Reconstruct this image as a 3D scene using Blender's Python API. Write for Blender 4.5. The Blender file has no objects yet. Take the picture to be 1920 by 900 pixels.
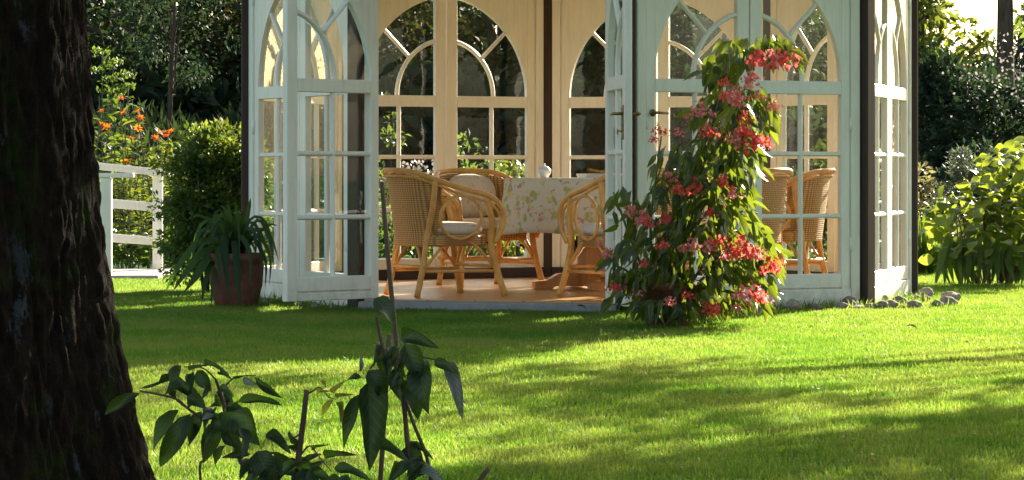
import bpy, bmesh, math, random
import numpy as np
from mathutils import Vector, Matrix, Quaternion, noise

SC = bpy.context.scene
COL = SC.collection
PI = math.pi
rad = math.radians
random.seed(7)

# ------------------------------------------------------------------ camera, sky, sun, exposure
F, HZ, CZ = 5500.0, 325.0, 0.836          # focal length and horizon in photo pixels, eye height
cam = bpy.data.cameras.new('camera')
cam.lens = 36 * F / 1920; cam.sensor_width = 36
cam.shift_y = -(450 - HZ) / 1920
cam.clip_start = 0.1; cam.clip_end = 2000
co = bpy.data.objects.new('camera', cam); COL.objects.link(co)
co.location = (0, 0, CZ); co.rotation_euler = (rad(90), 0, 0)
SC.camera = co

SUN_AZ, SUN_EL = rad(28.5), rad(22.8)          # to the right and behind the pavilion
sdir = Vector((math.sin(SUN_AZ) * math.cos(SUN_EL), math.cos(SUN_AZ) * math.cos(SUN_EL), math.sin(SUN_EL)))
w = bpy.data.worlds.new('World'); SC.world = w; w.use_nodes = True
nt = w.node_tree
sky = nt.nodes.new('ShaderNodeTexSky'); sky.sky_type = 'NISHITA'; sky.sun_disc = False
sky.sun_elevation = SUN_EL; sky.sun_rotation = SUN_AZ
sky.air_density = 1.0; sky.dust_density = 1.6; sky.ozone_density = 0.7
bg = nt.nodes['Background']; bg.inputs[1].default_value = 0.085
tn = nt.nodes.new('ShaderNodeMix'); tn.data_type = 'RGBA'; tn.blend_type = 'MULTIPLY'; tn.inputs[0].default_value = 1
tn.inputs[7].default_value = (1.0, 0.905, 0.81, 1)                # warm tint over the whole sky, takes blue out of its light
nt.links.new(sky.outputs[0], tn.inputs[6]); nt.links.new(tn.outputs[2], bg.inputs[0])
sl = bpy.data.lights.new('sun', 'SUN'); sl.energy = 5.0; sl.angle = rad(0.5); sl.color = (1, 0.9, 0.74)
so = bpy.data.objects.new('sun', sl); COL.objects.link(so)
so.rotation_euler = sdir.to_track_quat('Z', 'Y').to_euler(); so.location = (8, 8, 8)
SC.view_settings.view_transform = 'Standard'; SC.view_settings.look = 'None'
SC.view_settings.exposure = 2.17; SC.view_settings.gamma = 1
SC.render.engine = 'CYCLES'
cy = SC.cycles
cy.transparent_max_bounces = 40; cy.max_bounces = 12; cy.diffuse_bounces = 6; cy.glossy_bounces = 4
cy.transmission_bounces = 6; cy.use_denoising = True; cy.sample_clamp_indirect = 8
cy.caustics_reflective = False; cy.caustics_refractive = False

# ------------------------------------------------------------------ helpers
def P(px, py, Y):
    """world point seen at photo pixel (px, py) at distance Y"""
    return Vector(((px - 960) / F * Y, Y, CZ - (py - HZ) / F * Y))

def gy(py):                                 # distance of the ground seen at row py
    return CZ * F / (py - HZ)

def link(name, me, mat=None, parent=None, loc=None):
    o = bpy.data.objects.new(name, me); COL.objects.link(o)
    if mat is not None and not me.materials: me.materials.append(mat)
    if parent is not None: o.parent = parent
    if loc is not None: o.location = loc
    return o

def tag(o, label=None, cat=None, group=None, kind=None):
    if label: o['label'] = label
    if cat: o['category'] = cat
    if group: o['group'] = group
    if kind: o['kind'] = kind
    return o

def empty(name, loc=(0, 0, 0), rz=0.0, label=None, cat=None, group=None):
    o = bpy.data.objects.new(name, None); COL.objects.link(o)
    o.empty_display_size = 0.1
    o.location = loc; o.rotation_euler = (0, 0, rz)
    return tag(o, label, cat, group)

def copy_tree(o, parent=None):
    c = o.copy(); COL.objects.link(c); c.parent = parent
    for ch in list(o.children): copy_tree(ch, c)
    return c

class MB:
    def __init__(s): s.v = []; s.f = []; s.sm = []
    def add(s, vs, fs, smooth=False):
        b = len(s.v); s.v += [tuple(v) for v in vs]; s.f += [tuple(i + b for i in f) for f in fs]
        s.sm += [smooth] * len(fs)
    def box(s, x0, x1, y0, y1, z0, z1, M=None, c=0.0):
        if c > 0:                            # chamfered box
            vs = []
            for z, i in ((z0, c), (z0 + c, 0), (z1 - c, 0), (z1, c)):
                vs += [(x0 + c + i, y0 + i, z), (x1 - c - i, y0 + i, z), (x1 - i, y0 + c + i, z), (x1 - i, y1 - c - i, z),
                       (x1 - c - i, y1 - i, z), (x0 + c + i, y1 - i, z), (x0 + i, y1 - c - i, z), (x0 + i, y0 + c + i, z)]
            fs = [tuple(range(7, -1, -1)), tuple(range(24, 32))]
            for k in range(3):
                for i in range(8): fs.append((k * 8 + i, k * 8 + (i + 1) % 8, k * 8 + 8 + (i + 1) % 8, k * 8 + 8 + i))
        else:
            vs = [(x, y, z) for z in (z0, z1) for x, y in ((x0, y0), (x1, y0), (x1, y1), (x0, y1))]
            fs = [(3, 2, 1, 0), (4, 5, 6, 7), (0, 1, 5, 4), (1, 2, 6, 5), (2, 3, 7, 6), (3, 0, 4, 7)]
        if M is not None: vs = [M @ Vector(v) for v in vs]
        s.add(vs, fs)
    def tube(s, pts, r, n=8, smooth=True, closed=False):
        pts = [Vector(p) for p in pts]; m = len(pts)
        rs = list(r) if hasattr(r, '__len__') else [r] * m
        vs = []; u = None
        for i, p in enumerate(pts):
            if closed: t = pts[(i + 1) % m] - pts[i - 1]
            else: t = pts[min(i + 1, m - 1)] - pts[max(i - 1, 0)]
            if t.length < 1e-9: t = Vector((0, 0, 1))
            t.normalize()
            if u is None:
                u = t.orthogonal().normalized()
            u = (u - t * u.dot(t))
            if u.length < 1e-6: u = t.orthogonal()
            u.normalize(); q = t.cross(u)
            for k in range(n):
                a = 2 * PI * k / n
                vs.append(p + (u * math.cos(a) + q * math.sin(a)) * rs[i])
        fs = []
        for i in range(m if closed else m - 1):
            j = (i + 1) % m
            for k in range(n):
                fs.append((i * n + k, i * n + (k + 1) % n, j * n + (k + 1) % n, j * n + k))
        if not closed:
            fs.append(tuple(range(n - 1, -1, -1))); fs.append(tuple((m - 1) * n + k for k in range(n)))
        s.add(vs, fs, smooth)
    def lathe(s, prof, n=24, c=(0, 0, 0), smooth=True):
        vs = []
        for r, z in prof:
            for k in range(n):
                a = 2 * PI * k / n
                vs.append((c[0] + r * math.cos(a), c[1] + r * math.sin(a), c[2] + z))
        fs = []
        for i in range(len(prof) - 1):
            for k in range(n):
                fs.append((i * n + k, i * n + (k + 1) % n, (i + 1) * n + (k + 1) % n, (i + 1) * n + k))
        fs.append(tuple(range(n - 1, -1, -1))); fs.append(tuple((len(prof) - 1) * n + k for k in range(n)))
        s.add(vs, fs, smooth)
    def prism(s, poly, y0, y1):
        """polygon in x-z extruded along y"""
        n = len(poly)
        vs = [(x, y0, z) for x, z in poly] + [(x, y1, z) for x, z in poly]
        fs = [tuple(range(n)), tuple(range(2 * n - 1, n - 1, -1))]
        for i in range(n): fs.append((i, i + n, (i + 1) % n + n, (i + 1) % n))
        s.add(vs, fs)
    def mesh(s, name):
        me = bpy.data.meshes.new(name); me.from_pydata(s.v, [], s.f)
        me.polygons.foreach_set('use_smooth', s.sm); me.update()
        bm = bmesh.new(); bm.from_mesh(me); bmesh.ops.recalc_face_normals(bm, faces=bm.faces); bm.to_mesh(me); bm.free()
        return me
    def build(s, name, mat, parent=None, loc=None):
        return link(name, s.mesh(name), mat, parent, loc)

def mesh_np(name, V, Fq, tint=None, smooth=True):
    me = bpy.data.meshes.new(name)
    V = np.asarray(V, dtype=np.float32); Fq = np.asarray(Fq, dtype=np.int32)
    k = Fq.shape[1]
    me.vertices.add(len(V)); me.vertices.foreach_set('co', V.ravel())
    me.loops.add(Fq.size); me.loops.foreach_set('vertex_index', Fq.ravel())
    me.polygons.add(len(Fq)); me.polygons.foreach_set('loop_start', np.arange(len(Fq), dtype=np.int32) * k)
    me.polygons.foreach_set('use_smooth', np.full(len(Fq), smooth))
    if tint is not None:
        at = me.attributes.new('tint', 'FLOAT', 'POINT'); at.data.foreach_set('value', np.asarray(tint, dtype=np.float32))
    me.update(calc_edges=True)
    return me

# ------------------------------------------------------------------ materials
def newmat(name):
    m = bpy.data.materials.new(name); m.use_nodes = True
    n = m.node_tree; n.nodes.clear()
    out = n.nodes.new('ShaderNodeOutputMaterial')
    return m, n, out
def nd(n, t, **kw):
    x = n.nodes.new(t)
    for k, v in kw.items(): setattr(x, k, v)
    return x
def ramp(n, src, stops):
    r = n.nodes.new('ShaderNodeValToRGB'); e = r.color_ramp.elements
    while len(e) < len(stops): e.new(0.5)
    for q, (p, c) in zip(e, stops): q.position = p; q.color = (*c, 1)
    n.links.new(src, r.inputs[0]); return r
def mixc(n, fac, a, b, mode='MIX'):
    x = n.nodes.new('ShaderNodeMix'); x.data_type = 'RGBA'; x.blend_type = mode
    for i, v in ((0, fac), (6, a), (7, b)):
        if isinstance(v, (int, float)): x.inputs[i].default_value = v
        elif isinstance(v, tuple): x.inputs[i].default_value = (*v, 1)
        else: n.links.new(v, x.inputs[i])
    return x.outputs[2]
def coords(n, kind='Object', scale=(1, 1, 1)):
    t = n.nodes.new('ShaderNodeTexCoord'); mp = n.nodes.new('ShaderNodeMapping'); mp.inputs['Scale'].default_value = scale
    n.links.new(t.outputs[kind], mp.inputs[0]); return mp.outputs[0]
def worldpos(n, scale=(1, 1, 1)):
    t = n.nodes.new('ShaderNodeNewGeometry'); mp = n.nodes.new('ShaderNodeMapping'); mp.inputs['Scale'].default_value = scale
    n.links.new(t.outputs['Position'], mp.inputs[0]); return mp.outputs[0]
def noise_t(n, vec, scale, detail=4, rough=0.55):
    x = n.nodes.new('ShaderNodeTexNoise'); x.inputs['Scale'].default_value = scale
    x.inputs['Detail'].default_value = detail; x.inputs['Roughness'].default_value = rough
    n.links.new(vec, x.inputs['Vector']); return x.outputs['Fac']
def bump(n, h, strength, dist=0.01):
    b = n.nodes.new('ShaderNodeBump'); b.inputs['Strength'].default_value = strength; b.inputs['Distance'].default_value = dist
    n.links.new(h, b.inputs['Height']); return b.outputs[0]

def simple_mat(name, stops, scale=8, rough=0.5, stretch=(1, 1, 1), bmp=0.2, bdist=0.004, spec=0.4, detail=5, rvar=0.0):
    m, n, out = newmat(name)
    v = coords(n, 'Object', stretch)
    f = noise_t(n, v, scale, detail)
    r = ramp(n, f, stops)
    b = nd(n, 'ShaderNodeBsdfPrincipled')
    col = r.outputs[0]
    if rvar > 0:
        oi = nd(n, 'ShaderNodeObjectInfo')
        rr = ramp(n, oi.outputs['Random'], [(0, (1 - rvar,) * 3), (1, (1 + rvar,) * 3)])
        col = mixc(n, 1.0, col, rr.outputs[0], 'MULTIPLY')
    n.links.new(col, b.inputs['Base Color'])
    b.inputs['Roughness'].default_value = rough; b.inputs['Specular IOR Level'].default_value = spec
    if bmp: n.links.new(bump(n, noise_t(n, v, scale * 4, 5), bmp, bdist), b.inputs['Normal'])
    n.links.new(b.outputs[0], out.inputs[0]); return m

def leaf_mat(name, dark, light, trans, tfac=0.45, rough=0.45, spec=0.35, vein=None):
    """leaf: diffuse, gloss and light passing through"""
    m, n, out = newmat(name)
    at = nd(n, 'ShaderNodeAttribute', attribute_name='tint'); oi = nd(n, 'ShaderNodeObjectInfo')
    s = nd(n, 'ShaderNodeMath', operation='ADD'); n.links.new(at.outputs['Fac'], s.inputs[0]); n.links.new(oi.outputs['Random'], s.inputs[1])
    fr = nd(n, 'ShaderNodeMath', operation='FRACT'); n.links.new(s.outputs[0], fr.inputs[0])
    base = mixc(n, fr.outputs[0], dark, light)
    nz = noise_t(n, worldpos(n), 9, 3)
    base = mixc(n, nz, mixc(n, 1.0, base, (0.75, 0.78, 0.7), 'MULTIPLY'), base)
    tr = mixc(n, fr.outputs[0], tuple(c * 0.75 for c in trans), trans)
    b = nd(n, 'ShaderNodeBsdfPrincipled')
    if vein:
        sx = nd(n, 'ShaderNodeSeparateXYZ'); tc = nd(n, 'ShaderNodeTexCoord'); n.links.new(tc.outputs['Object'], sx.inputs[0])
        ab = nd(n, 'ShaderNodeMath', operation='ABSOLUTE'); n.links.new(sx.outputs[0], ab.inputs[0])
        ma = nd(n, 'ShaderNodeMath', operation='MULTIPLY_ADD'); ma.inputs[1].default_value = -0.55; n.links.new(ab.outputs[0], ma.inputs[0]); n.links.new(sx.outputs[1], ma.inputs[2])
        sc = nd(n, 'ShaderNodeMath', operation='MULTIPLY'); sc.inputs[1].default_value = 8.0; n.links.new(ma.outputs[0], sc.inputs[0])
        pp = nd(n, 'ShaderNodeMath', operation='PINGPONG'); pp.inputs[1].default_value = 0.5; n.links.new(sc.outputs[0], pp.inputs[0])
        v1 = ramp(n, pp.outputs[0], [(0.0, (1, 1, 1)), (0.14, (0, 0, 0))]); v2 = ramp(n, ab.outputs[0], [(0.0, (1, 1, 1)), (0.035, (0, 0, 0))])
        vm = nd(n, 'ShaderNodeMath', operation='MAXIMUM'); n.links.new(v1.outputs[0], vm.inputs[0]); n.links.new(v2.outputs[0], vm.inputs[1])
        base = mixc(n, vm.outputs[0], base, tuple(min(1, c * 1.7 + 0.01) for c in light))
        n.links.new(bump(n, mixc(n, 0.6, vm.outputs[0], nz), -0.5, 0.004), b.inputs['Normal'])
    n.links.new(base, b.inputs['Base Color'])
    b.inputs['Roughness'].default_value = rough; b.inputs['Specular IOR Level'].default_value = spec
    t = nd(n, 'ShaderNodeBsdfTranslucent'); n.links.new(tr, t.inputs[0])
    mx = nd(n, 'ShaderNodeMixShader'); mx.inputs[0].default_value = tfac
    n.links.new(b.outputs[0], mx.inputs[1]); n.links.new(t.outputs[0], mx.inputs[2]); n.links.new(mx.outputs[0], out.inputs[0])
    return m

def paint_mat(name, stops, scale, rough, stretch, bmp, bdist):
    m, n, out = newmat(name)
    v = coords(n, 'Object', stretch); wp = worldpos(n)
    c = ramp(n, noise_t(n, v, scale, 4), stops).outputs[0]
    g = ramp(n, noise_t(n, worldpos(n, (1, 1, 0.12)), 28, 5, 0.7), [(0.45, (1, 1, 1)), (0.75, (0.88, 0.87, 0.82))]); c = mixc(n, 1.0, c, g.outputs[0], 'MULTIPLY')
    sx = nd(n, 'ShaderNodeSeparateXYZ'); n.links.new(wp, sx.inputs[0])
    mr = nd(n, 'ShaderNodeMapRange'); n.links.new(sx.outputs[2], mr.inputs[0]); mr.inputs[1].default_value = 0.22; mr.inputs[2].default_value = 0.0; mr.inputs[3].default_value = 0.0; mr.inputs[4].default_value = 0.75
    mu = nd(n, 'ShaderNodeMath', operation='MULTIPLY'); n.links.new(mr.outputs[0], mu.inputs[0]); n.links.new(ramp(n, noise_t(n, wp, 9, 6, 0.7), [(0.4, (0, 0, 0)), (0.62, (1, 1, 1))]).outputs[0], mu.inputs[1])
    c = mixc(n, mu.outputs[0], c, (0.36, 0.37, 0.27))
    b = nd(n, 'ShaderNodeBsdfPrincipled'); n.links.new(c, b.inputs['Base Color']); b.inputs['Roughness'].default_value = rough; b.inputs['Specular IOR Level'].default_value = 0.4
    n.links.new(bump(n, noise_t(n, coords(n, 'Object', (4, 4, 0.5)), 25, 4), bmp, bdist), b.inputs['Normal']); n.links.new(b.outputs[0], out.inputs[0]); return m

M = {}
M['paint'] = paint_mat('white_paint', [(0.3, (0.78, 0.75, 0.67)), (0.7, (0.83, 0.80, 0.73))], 3, 0.42, (1, 1, 0.4), 0.12, 0.002)
M['brown_post'] = simple_mat('brown_wood', [(0.3, (0.018, 0.008, 0.006)), (0.7, (0.040, 0.016, 0.010))], 10, 0.5, (3, 3, 0.2), 0.25, 0.003)
M['pine'] = simple_mat('orange_pine', [(0.3, (0.36, 0.155, 0.04)), (0.7, (0.50, 0.24, 0.075))], 6, 0.35, (4, 4, 0.3), 0.1, 0.002)
M['cane'] = simple_mat('rattan_cane', [(0.25, (0.54, 0.25, 0.06)), (0.75, (0.72, 0.41, 0.12))], 14, 0.35, (1, 1, 1), 0.2, 0.003)
M['terracotta'] = simple_mat('terracotta', [(0.3, (0.075, 0.034, 0.024)), (0.55, (0.15, 0.062, 0.042)), (0.75, (0.20, 0.125, 0.10))], 7, 0.8, (1, 1, 1), 0.3, 0.004, 0.2)
M['soil'] = simple_mat('soil', [(0.3, (0.02, 0.013, 0.009)), (0.7, (0.05, 0.034, 0.022))], 30, 0.95, (1, 1, 1), 0.6, 0.01, 0.1)
M['stone'] = simple_mat('field_stone', [(0.25, (0.15, 0.125, 0.10)), (0.75, (0.36, 0.315, 0.26))], 6, 0.85, (1, 1, 1), 0.4, 0.006, 0.2, rvar=0.3)
M['concrete'] = simple_mat('grey_step', [(0.3, (0.20, 0.20, 0.20)), (0.7, (0.28, 0.28, 0.28))], 12, 0.85, (1, 1, 1), 0.3, 0.003, 0.2)
M['paving'] = simple_mat('paving_stone', [(0.3, (0.34, 0.29, 0.26)), (0.7, (0.45, 0.39, 0.35))], 5, 0.85, (1, 1, 1), 0.3, 0.004, 0.2)
M['bark_far'] = simple_mat('far_bark', [(0.3, (0.05, 0.038, 0.028)), (0.7, (0.11, 0.085, 0.06))], 8, 0.9, (3, 3, 0.6), 0.6, 0.02, 0.1)
M['stem_green'] = simple_mat('green_stem', [(0.3, (0.05, 0.07, 0.025)), (0.7, (0.09, 0.11, 0.04))], 10, 0.5, (1, 1, 1), 0.1)
M['stem_brown'] = simple_mat('brown_stem', [(0.3, (0.05, 0.03, 0.02)), (0.7, (0.10, 0.06, 0.04))], 20, 0.7, (1, 1, 1), 0.3)
M['stake'] = simple_mat('stake_wood', [(0.3, (0.07, 0.045, 0.03)), (0.7, (0.14, 0.09, 0.06))], 20, 0.8, (4, 4, 0.4), 0.3)
M['brass'] = simple_mat('old_brass', [(0.3, (0.18, 0.12, 0.04)), (0.7, (0.30, 0.21, 0.08))], 20, 0.35, (1, 1, 1), 0.05); M['brass'].node_tree.nodes['Principled BSDF'].inputs['Metallic'].default_value = 0.9
M['roof'] = simple_mat('roof_shingle', [(0.3, (0.09, 0.055, 0.04)), (0.7, (0.16, 0.10, 0.07))], 5, 0.85, (1, 1, 4), 0.4, 0.01)
M['porcelain'] = simple_mat('white_porcelain', [(0.3, (0.74, 0.74, 0.74)), (0.7, (0.8, 0.8, 0.8))], 5, 0.2, (1, 1, 1), 0)
M['napkin'] = simple_mat('white_paper', [(0.3, (0.7, 0.7, 0.68)), (0.7, (0.8, 0.8, 0.78))], 30, 0.8, (1, 1, 1), 0.3)

def glass_mat():
    m, n, out = newmat('window_glass')
    lw = nd(n, 'ShaderNodeLayerWeight'); lw.inputs[0].default_value = 0.5
    p = nd(n, 'ShaderNodeMath', operation='POWER'); p.inputs[1].default_value = 5; n.links.new(lw.outputs['Facing'], p.inputs[0])
    ma = nd(n, 'ShaderNodeMath', operation='MULTIPLY_ADD'); ma.inputs[1].default_value = 0.7; ma.inputs[2].default_value = 0.022
    n.links.new(p.outputs[0], ma.inputs[0])
    t = nd(n, 'ShaderNodeBsdfTransparent'); t.inputs[0].default_value = (0.975, 0.985, 0.98, 1)
    g = nd(n, 'ShaderNodeBsdfGlossy'); g.inputs['Roughness'].default_value = 0.01
    g.inputs[0].default_value = (1, 1, 1, 1)
    n.links.new(bump(n, noise_t(n, coords(n, 'Object'), 3.5, 2), 0.05, 0.02), g.inputs['Normal'])
    mx = nd(n, 'ShaderNodeMixShader'); n.links.new(ma.outputs[0], mx.inputs[0]); n.links.new(t.outputs[0], mx.inputs[1]); n.links.new(g.outputs[0], mx.inputs[2])
    n.links.new(mx.outputs[0], out.inputs[0]); return m
M['glass'] = glass_mat()

def weave_mat():
    m, n, out = newmat('woven_cane')
    v = coords(n, 'Object')
    w1 = nd(n, 'ShaderNodeTexWave', wave_type='BANDS', bands_direction='Z'); w1.inputs['Scale'].default_value = 22; w1.inputs['Distortion'].default_value = 0.6
    w2 = nd(n, 'ShaderNodeTexWave', wave_type='BANDS', bands_direction='X'); w2.inputs['Scale'].default_value = 16; w2.inputs['Distortion'].default_value = 0.4
    n.links.new(v, w1.inputs[0]); n.links.new(v, w2.inputs[0])
    mu = nd(n, 'ShaderNodeMath', operation='MULTIPLY'); n.links.new(w1.outputs['Fac'], mu.inputs[0]); n.links.new(w2.outputs['Fac'], mu.inputs[1])
    r = ramp(n, mu.outputs[0], [(0.0, (0.28, 0.13, 0.035)), (0.25, (0.55, 0.30, 0.09)), (0.9, (0.74, 0.47, 0.17))])
    c = mixc(n, noise_t(n, v, 30, 3), mixc(n, 1.0, r.outputs[0], (0.8, 0.76, 0.7), 'MULTIPLY'), r.outputs[0])
    b = nd(n, 'ShaderNodeBsdfPrincipled'); n.links.new(c, b.inputs['Base Color']); b.inputs['Roughness'].default_value = 0.5
    n.links.new(bump(n, mu.outputs[0], 0.7, 0.006), b.inputs['Normal']); n.links.new(b.outputs[0], out.inputs[0]); return m
M['weave'] = weave_mat()

def floral_mat(name, base, scale, cols, lo=0.28):
    m, n, out = newmat(name)
    v0 = coords(n, 'Object')
    nz = nd(n, 'ShaderNodeTexNoise'); nz.inputs['Scale'].default_value = scale * 1.7; n.links.new(v0, nz.inputs['Vector'])
    v = mixc(n, 0.10, v0, nz.outputs['Color'], 'ADD')
    c = base
    for i, (cl, th, sc) in enumerate(cols):
        mp = nd(n, 'ShaderNodeMapping'); mp.inputs['Location'].default_value = (i * 3.1, i * 1.7, i * 0.9); n.links.new(v, mp.inputs[0])
        vo = nd(n, 'ShaderNodeTexVoronoi'); vo.inputs['Scale'].default_value = scale * sc; n.links.new(mp.outputs[0], vo.inputs['Vector'])
        r = ramp(n, vo.outputs['Distance'], [(th * 0.6, (1, 1, 1)), (th, (0, 0, 0))])
        c = mixc(n, r.outputs[0], c, cl)
    b = nd(n, 'ShaderNodeBsdfPrincipled'); n.links.new(c, b.inputs['Base Color']); b.inputs['Roughness'].default_value = 0.85
    b.inputs['Specular IOR Level'].default_value = 0.15
    t = nd(n, 'ShaderNodeBsdfTranslucent'); n.links.new(c, t.inputs[0])
    mx = nd(n, 'ShaderNodeMixShader'); mx.inputs[0].default_value = 0.2
    n.links.new(bump(n, noise_t(n, v0, 300, 2), 0.15, 0.001), b.inputs['Normal'])
    n.links.new(b.outputs[0], mx.inputs[1]); n.links.new(t.outputs[0], mx.inputs[2]); n.links.new(mx.outputs[0], out.inputs[0]); return m
M['cloth'] = floral_mat('flowered_cloth', (0.68, 0.64, 0.53), 12, [((0.44, 0.44, 0.18), 0.40, 1.0), ((0.62, 0.56, 0.22), 0.34, 1.2), ((0.60, 0.30, 0.26), 0.22, 0.9), ((0.60, 0.36, 0.16), 0.2, 1.1), ((0.34, 0.29, 0.42), 0.19, 1.1)])
M['cushion'] = floral_mat('flowered_cushion', (0.68, 0.63, 0.56), 22, [((0.40, 0.36, 0.16), 0.2, 1.0), ((0.60, 0.30, 0.26), 0.2, 0.8), ((0.42, 0.38, 0.44), 0.18, 1.1)])

def floor_mat():
    m, n, out = newmat('floor_boards')
    v = coords(n, 'Object')
    br = nd(n, 'ShaderNodeTexBrick'); br.inputs['Scale'].default_value = 1.0; br.inputs['Brick Width'].default_value = 1.4; br.inputs['Row Height'].default_value = 0.09
    br.inputs['Mortar Size'].default_value = 0.002; br.inputs['Color1'].default_value = (0.50, 0.27, 0.09, 1); br.inputs['Color2'].default_value = (0.60, 0.35, 0.12, 1); br.inputs['Mortar'].default_value = (0.12, 0.05, 0.02, 1)
    n.links.new(v, br.inputs['Vector'])
    g = noise_t(n, coords(n, 'Object', (2, 30, 1)), 3, 5)
    c = mixc(n, g, mixc(n, 1.0, br.outputs[0], (0.75, 0.72, 0.7), 'MULTIPLY'), br.outputs[0])
    b = nd(n, 'ShaderNodeBsdfPrincipled'); n.links.new(c, b.inputs['Base Color']); b.inputs['Roughness'].default_value = 0.28
    n.links.new(bump(n, br.outputs['Fac'], -0.2, 0.002), b.inputs['Normal']); n.links.new(b.outputs[0], out.inputs[0]); return m
M['floor'] = floor_mat()

def lawn_mat():
    m, n, out = newmat('lawn_ground')
    v = worldpos(n)
    a = noise_t(n, v, 1.2, 5); b2 = noise_t(n, v, 45, 4)
    c = mixc(n, a, (0.009, 0.066, 0.007), (0.018, 0.09, 0.010))
    c = mixc(n, b2, mixc(n, 1.0, c, (0.55, 0.6, 0.5), 'MULTIPLY'), c)
    b = nd(n, 'ShaderNodeBsdfPrincipled'); n.links.new(c, b.inputs['Base Color']); b.inputs['Roughness'].default_value = 0.9; b.inputs['Specular IOR Level'].default_value = 0.1
    n.links.new(bump(n, b2, 0.6, 0.02), b.inputs['Normal']); n.links.new(b.outputs[0], out.inputs[0]); return m
M['lawn'] = lawn_mat()

def grass_mat():
    m, n, out = newmat('grass_blade')
    at = nd(n, 'ShaderNodeAttribute', attribute_name='tint'); oi = nd(n, 'ShaderNodeObjectInfo')
    wp = worldpos(n)
    big = ramp(n, noise_t(n, wp, 1.1, 5), [(0.34, (0, 0, 0)), (0.68, (1, 1, 1))]).outputs[0]; mid = noise_t(n, wp, 7, 3)
    s = nd(n, 'ShaderNodeMath', operation='ADD'); n.links.new(at.outputs['Fac'], s.inputs[0]); n.links.new(big, s.inputs[1])
    s2 = nd(n, 'ShaderNodeMath', operation='ADD'); n.links.new(s.outputs[0], s2.inputs[0]); n.links.new(mid, s2.inputs[1])
    q = nd(n, 'ShaderNodeMath', operation='DIVIDE'); q.inputs[1].default_value = 2.0; n.links.new(s2.outputs[0], q.inputs[0])
    r = ramp(n, q.outputs[0], [(0.2, (0.006, 0.080, 0.006)), (0.55, (0.012, 0.110, 0.008)), (0.85, (0.034, 0.135, 0.014)), (0.97, (0.11, 0.13, 0.04))])
    rt = ramp(n, q.outputs[0], [(0.2, (0.074, 0.20, 0.008)), (0.55, (0.145, 0.30, 0.016)), (0.9, (0.28, 0.36, 0.05))])
    b = nd(n, 'ShaderNodeBsdfPrincipled'); n.links.new(r.outputs[0], b.inputs['Base Color']); b.inputs['Roughness'].default_value = 0.45; b.inputs['Specular IOR Level'].default_value = 0.3
    t = nd(n, 'ShaderNodeBsdfTranslucent'); n.links.new(rt.outputs[0], t.inputs[0])
    mx = nd(n, 'ShaderNodeMixShader'); mx.inputs[0].default_value = 0.55
    n.links.new(b.outputs[0], mx.inputs[1]); n.links.new(t.outputs[0], mx.inputs[2]); n.links.new(mx.outputs[0], out.inputs[0]); return m
M['grass'] = grass_mat()

def bark_mat():
    m, n, out = newmat('old_bark')
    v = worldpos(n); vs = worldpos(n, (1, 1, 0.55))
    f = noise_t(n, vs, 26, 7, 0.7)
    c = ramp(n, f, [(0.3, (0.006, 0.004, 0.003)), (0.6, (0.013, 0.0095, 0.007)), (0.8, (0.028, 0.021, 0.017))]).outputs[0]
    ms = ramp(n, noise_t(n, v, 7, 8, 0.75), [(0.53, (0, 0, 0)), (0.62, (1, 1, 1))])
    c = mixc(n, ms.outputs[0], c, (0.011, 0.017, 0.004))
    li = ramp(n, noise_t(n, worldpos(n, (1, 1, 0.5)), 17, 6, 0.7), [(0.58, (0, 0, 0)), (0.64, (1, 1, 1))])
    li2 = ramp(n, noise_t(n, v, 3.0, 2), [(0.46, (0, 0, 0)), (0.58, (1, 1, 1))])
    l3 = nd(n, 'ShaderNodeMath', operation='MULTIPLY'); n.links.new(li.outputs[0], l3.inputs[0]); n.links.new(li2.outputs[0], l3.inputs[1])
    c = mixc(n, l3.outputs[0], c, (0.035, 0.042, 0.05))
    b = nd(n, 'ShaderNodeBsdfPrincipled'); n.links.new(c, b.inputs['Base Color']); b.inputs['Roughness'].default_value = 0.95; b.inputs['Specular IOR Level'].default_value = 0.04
    n.links.new(bump(n, noise_t(n, vs, 40, 6, 0.7), 0.8, 0.02), b.inputs['Normal']); n.links.new(b.outputs[0], out.inputs[0]); return m
M['bark'] = bark_mat()

L = {}
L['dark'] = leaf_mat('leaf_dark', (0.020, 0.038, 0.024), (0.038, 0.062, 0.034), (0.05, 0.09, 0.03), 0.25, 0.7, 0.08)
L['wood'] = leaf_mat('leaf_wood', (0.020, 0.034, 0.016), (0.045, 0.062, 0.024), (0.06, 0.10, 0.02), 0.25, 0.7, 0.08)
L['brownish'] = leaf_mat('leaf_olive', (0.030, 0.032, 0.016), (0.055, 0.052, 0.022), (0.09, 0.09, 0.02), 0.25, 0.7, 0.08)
L['mid'] = leaf_mat('leaf_mid', (0.040, 0.080, 0.018), (0.075, 0.125, 0.025), (0.20, 0.30, 0.03), 0.4)
L['yellow'] = leaf_mat('leaf_yellow_green', (0.075, 0.115, 0.018), (0.12, 0.15, 0.03), (0.27, 0.32, 0.03), 0.42)
L['shrub'] = leaf_mat('leaf_shrub', (0.036, 0.070, 0.020), (0.066, 0.11, 0.028), (0.20, 0.30, 0.03), 0.38, 0.5)
L['begonia'] = leaf_mat('leaf_begonia', (0.020, 0.044, 0.011), (0.052, 0.084, 0.016), (0.26, 0.34, 0.02), 0.38, 0.3, 0.5)
L['hydrangea'] = leaf_mat('leaf_broad', (0.050, 0.095, 0.018), (0.095, 0.14, 0.03), (0.34, 0.42, 0.03), 0.48, 0.4)
L['strap'] = leaf_mat('leaf_strap', (0.018, 0.045, 0.012), (0.040, 0.075, 0.018), (0.10, 0.22, 0.02), 0.3, 0.5, 0.25)
L['front'] = leaf_mat('leaf_front', (0.010, 0.024, 0.008), (0.026, 0.046, 0.013), (0.05, 0.12, 0.012), 0.33, 0.45, 0.4, vein=True)
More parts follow.
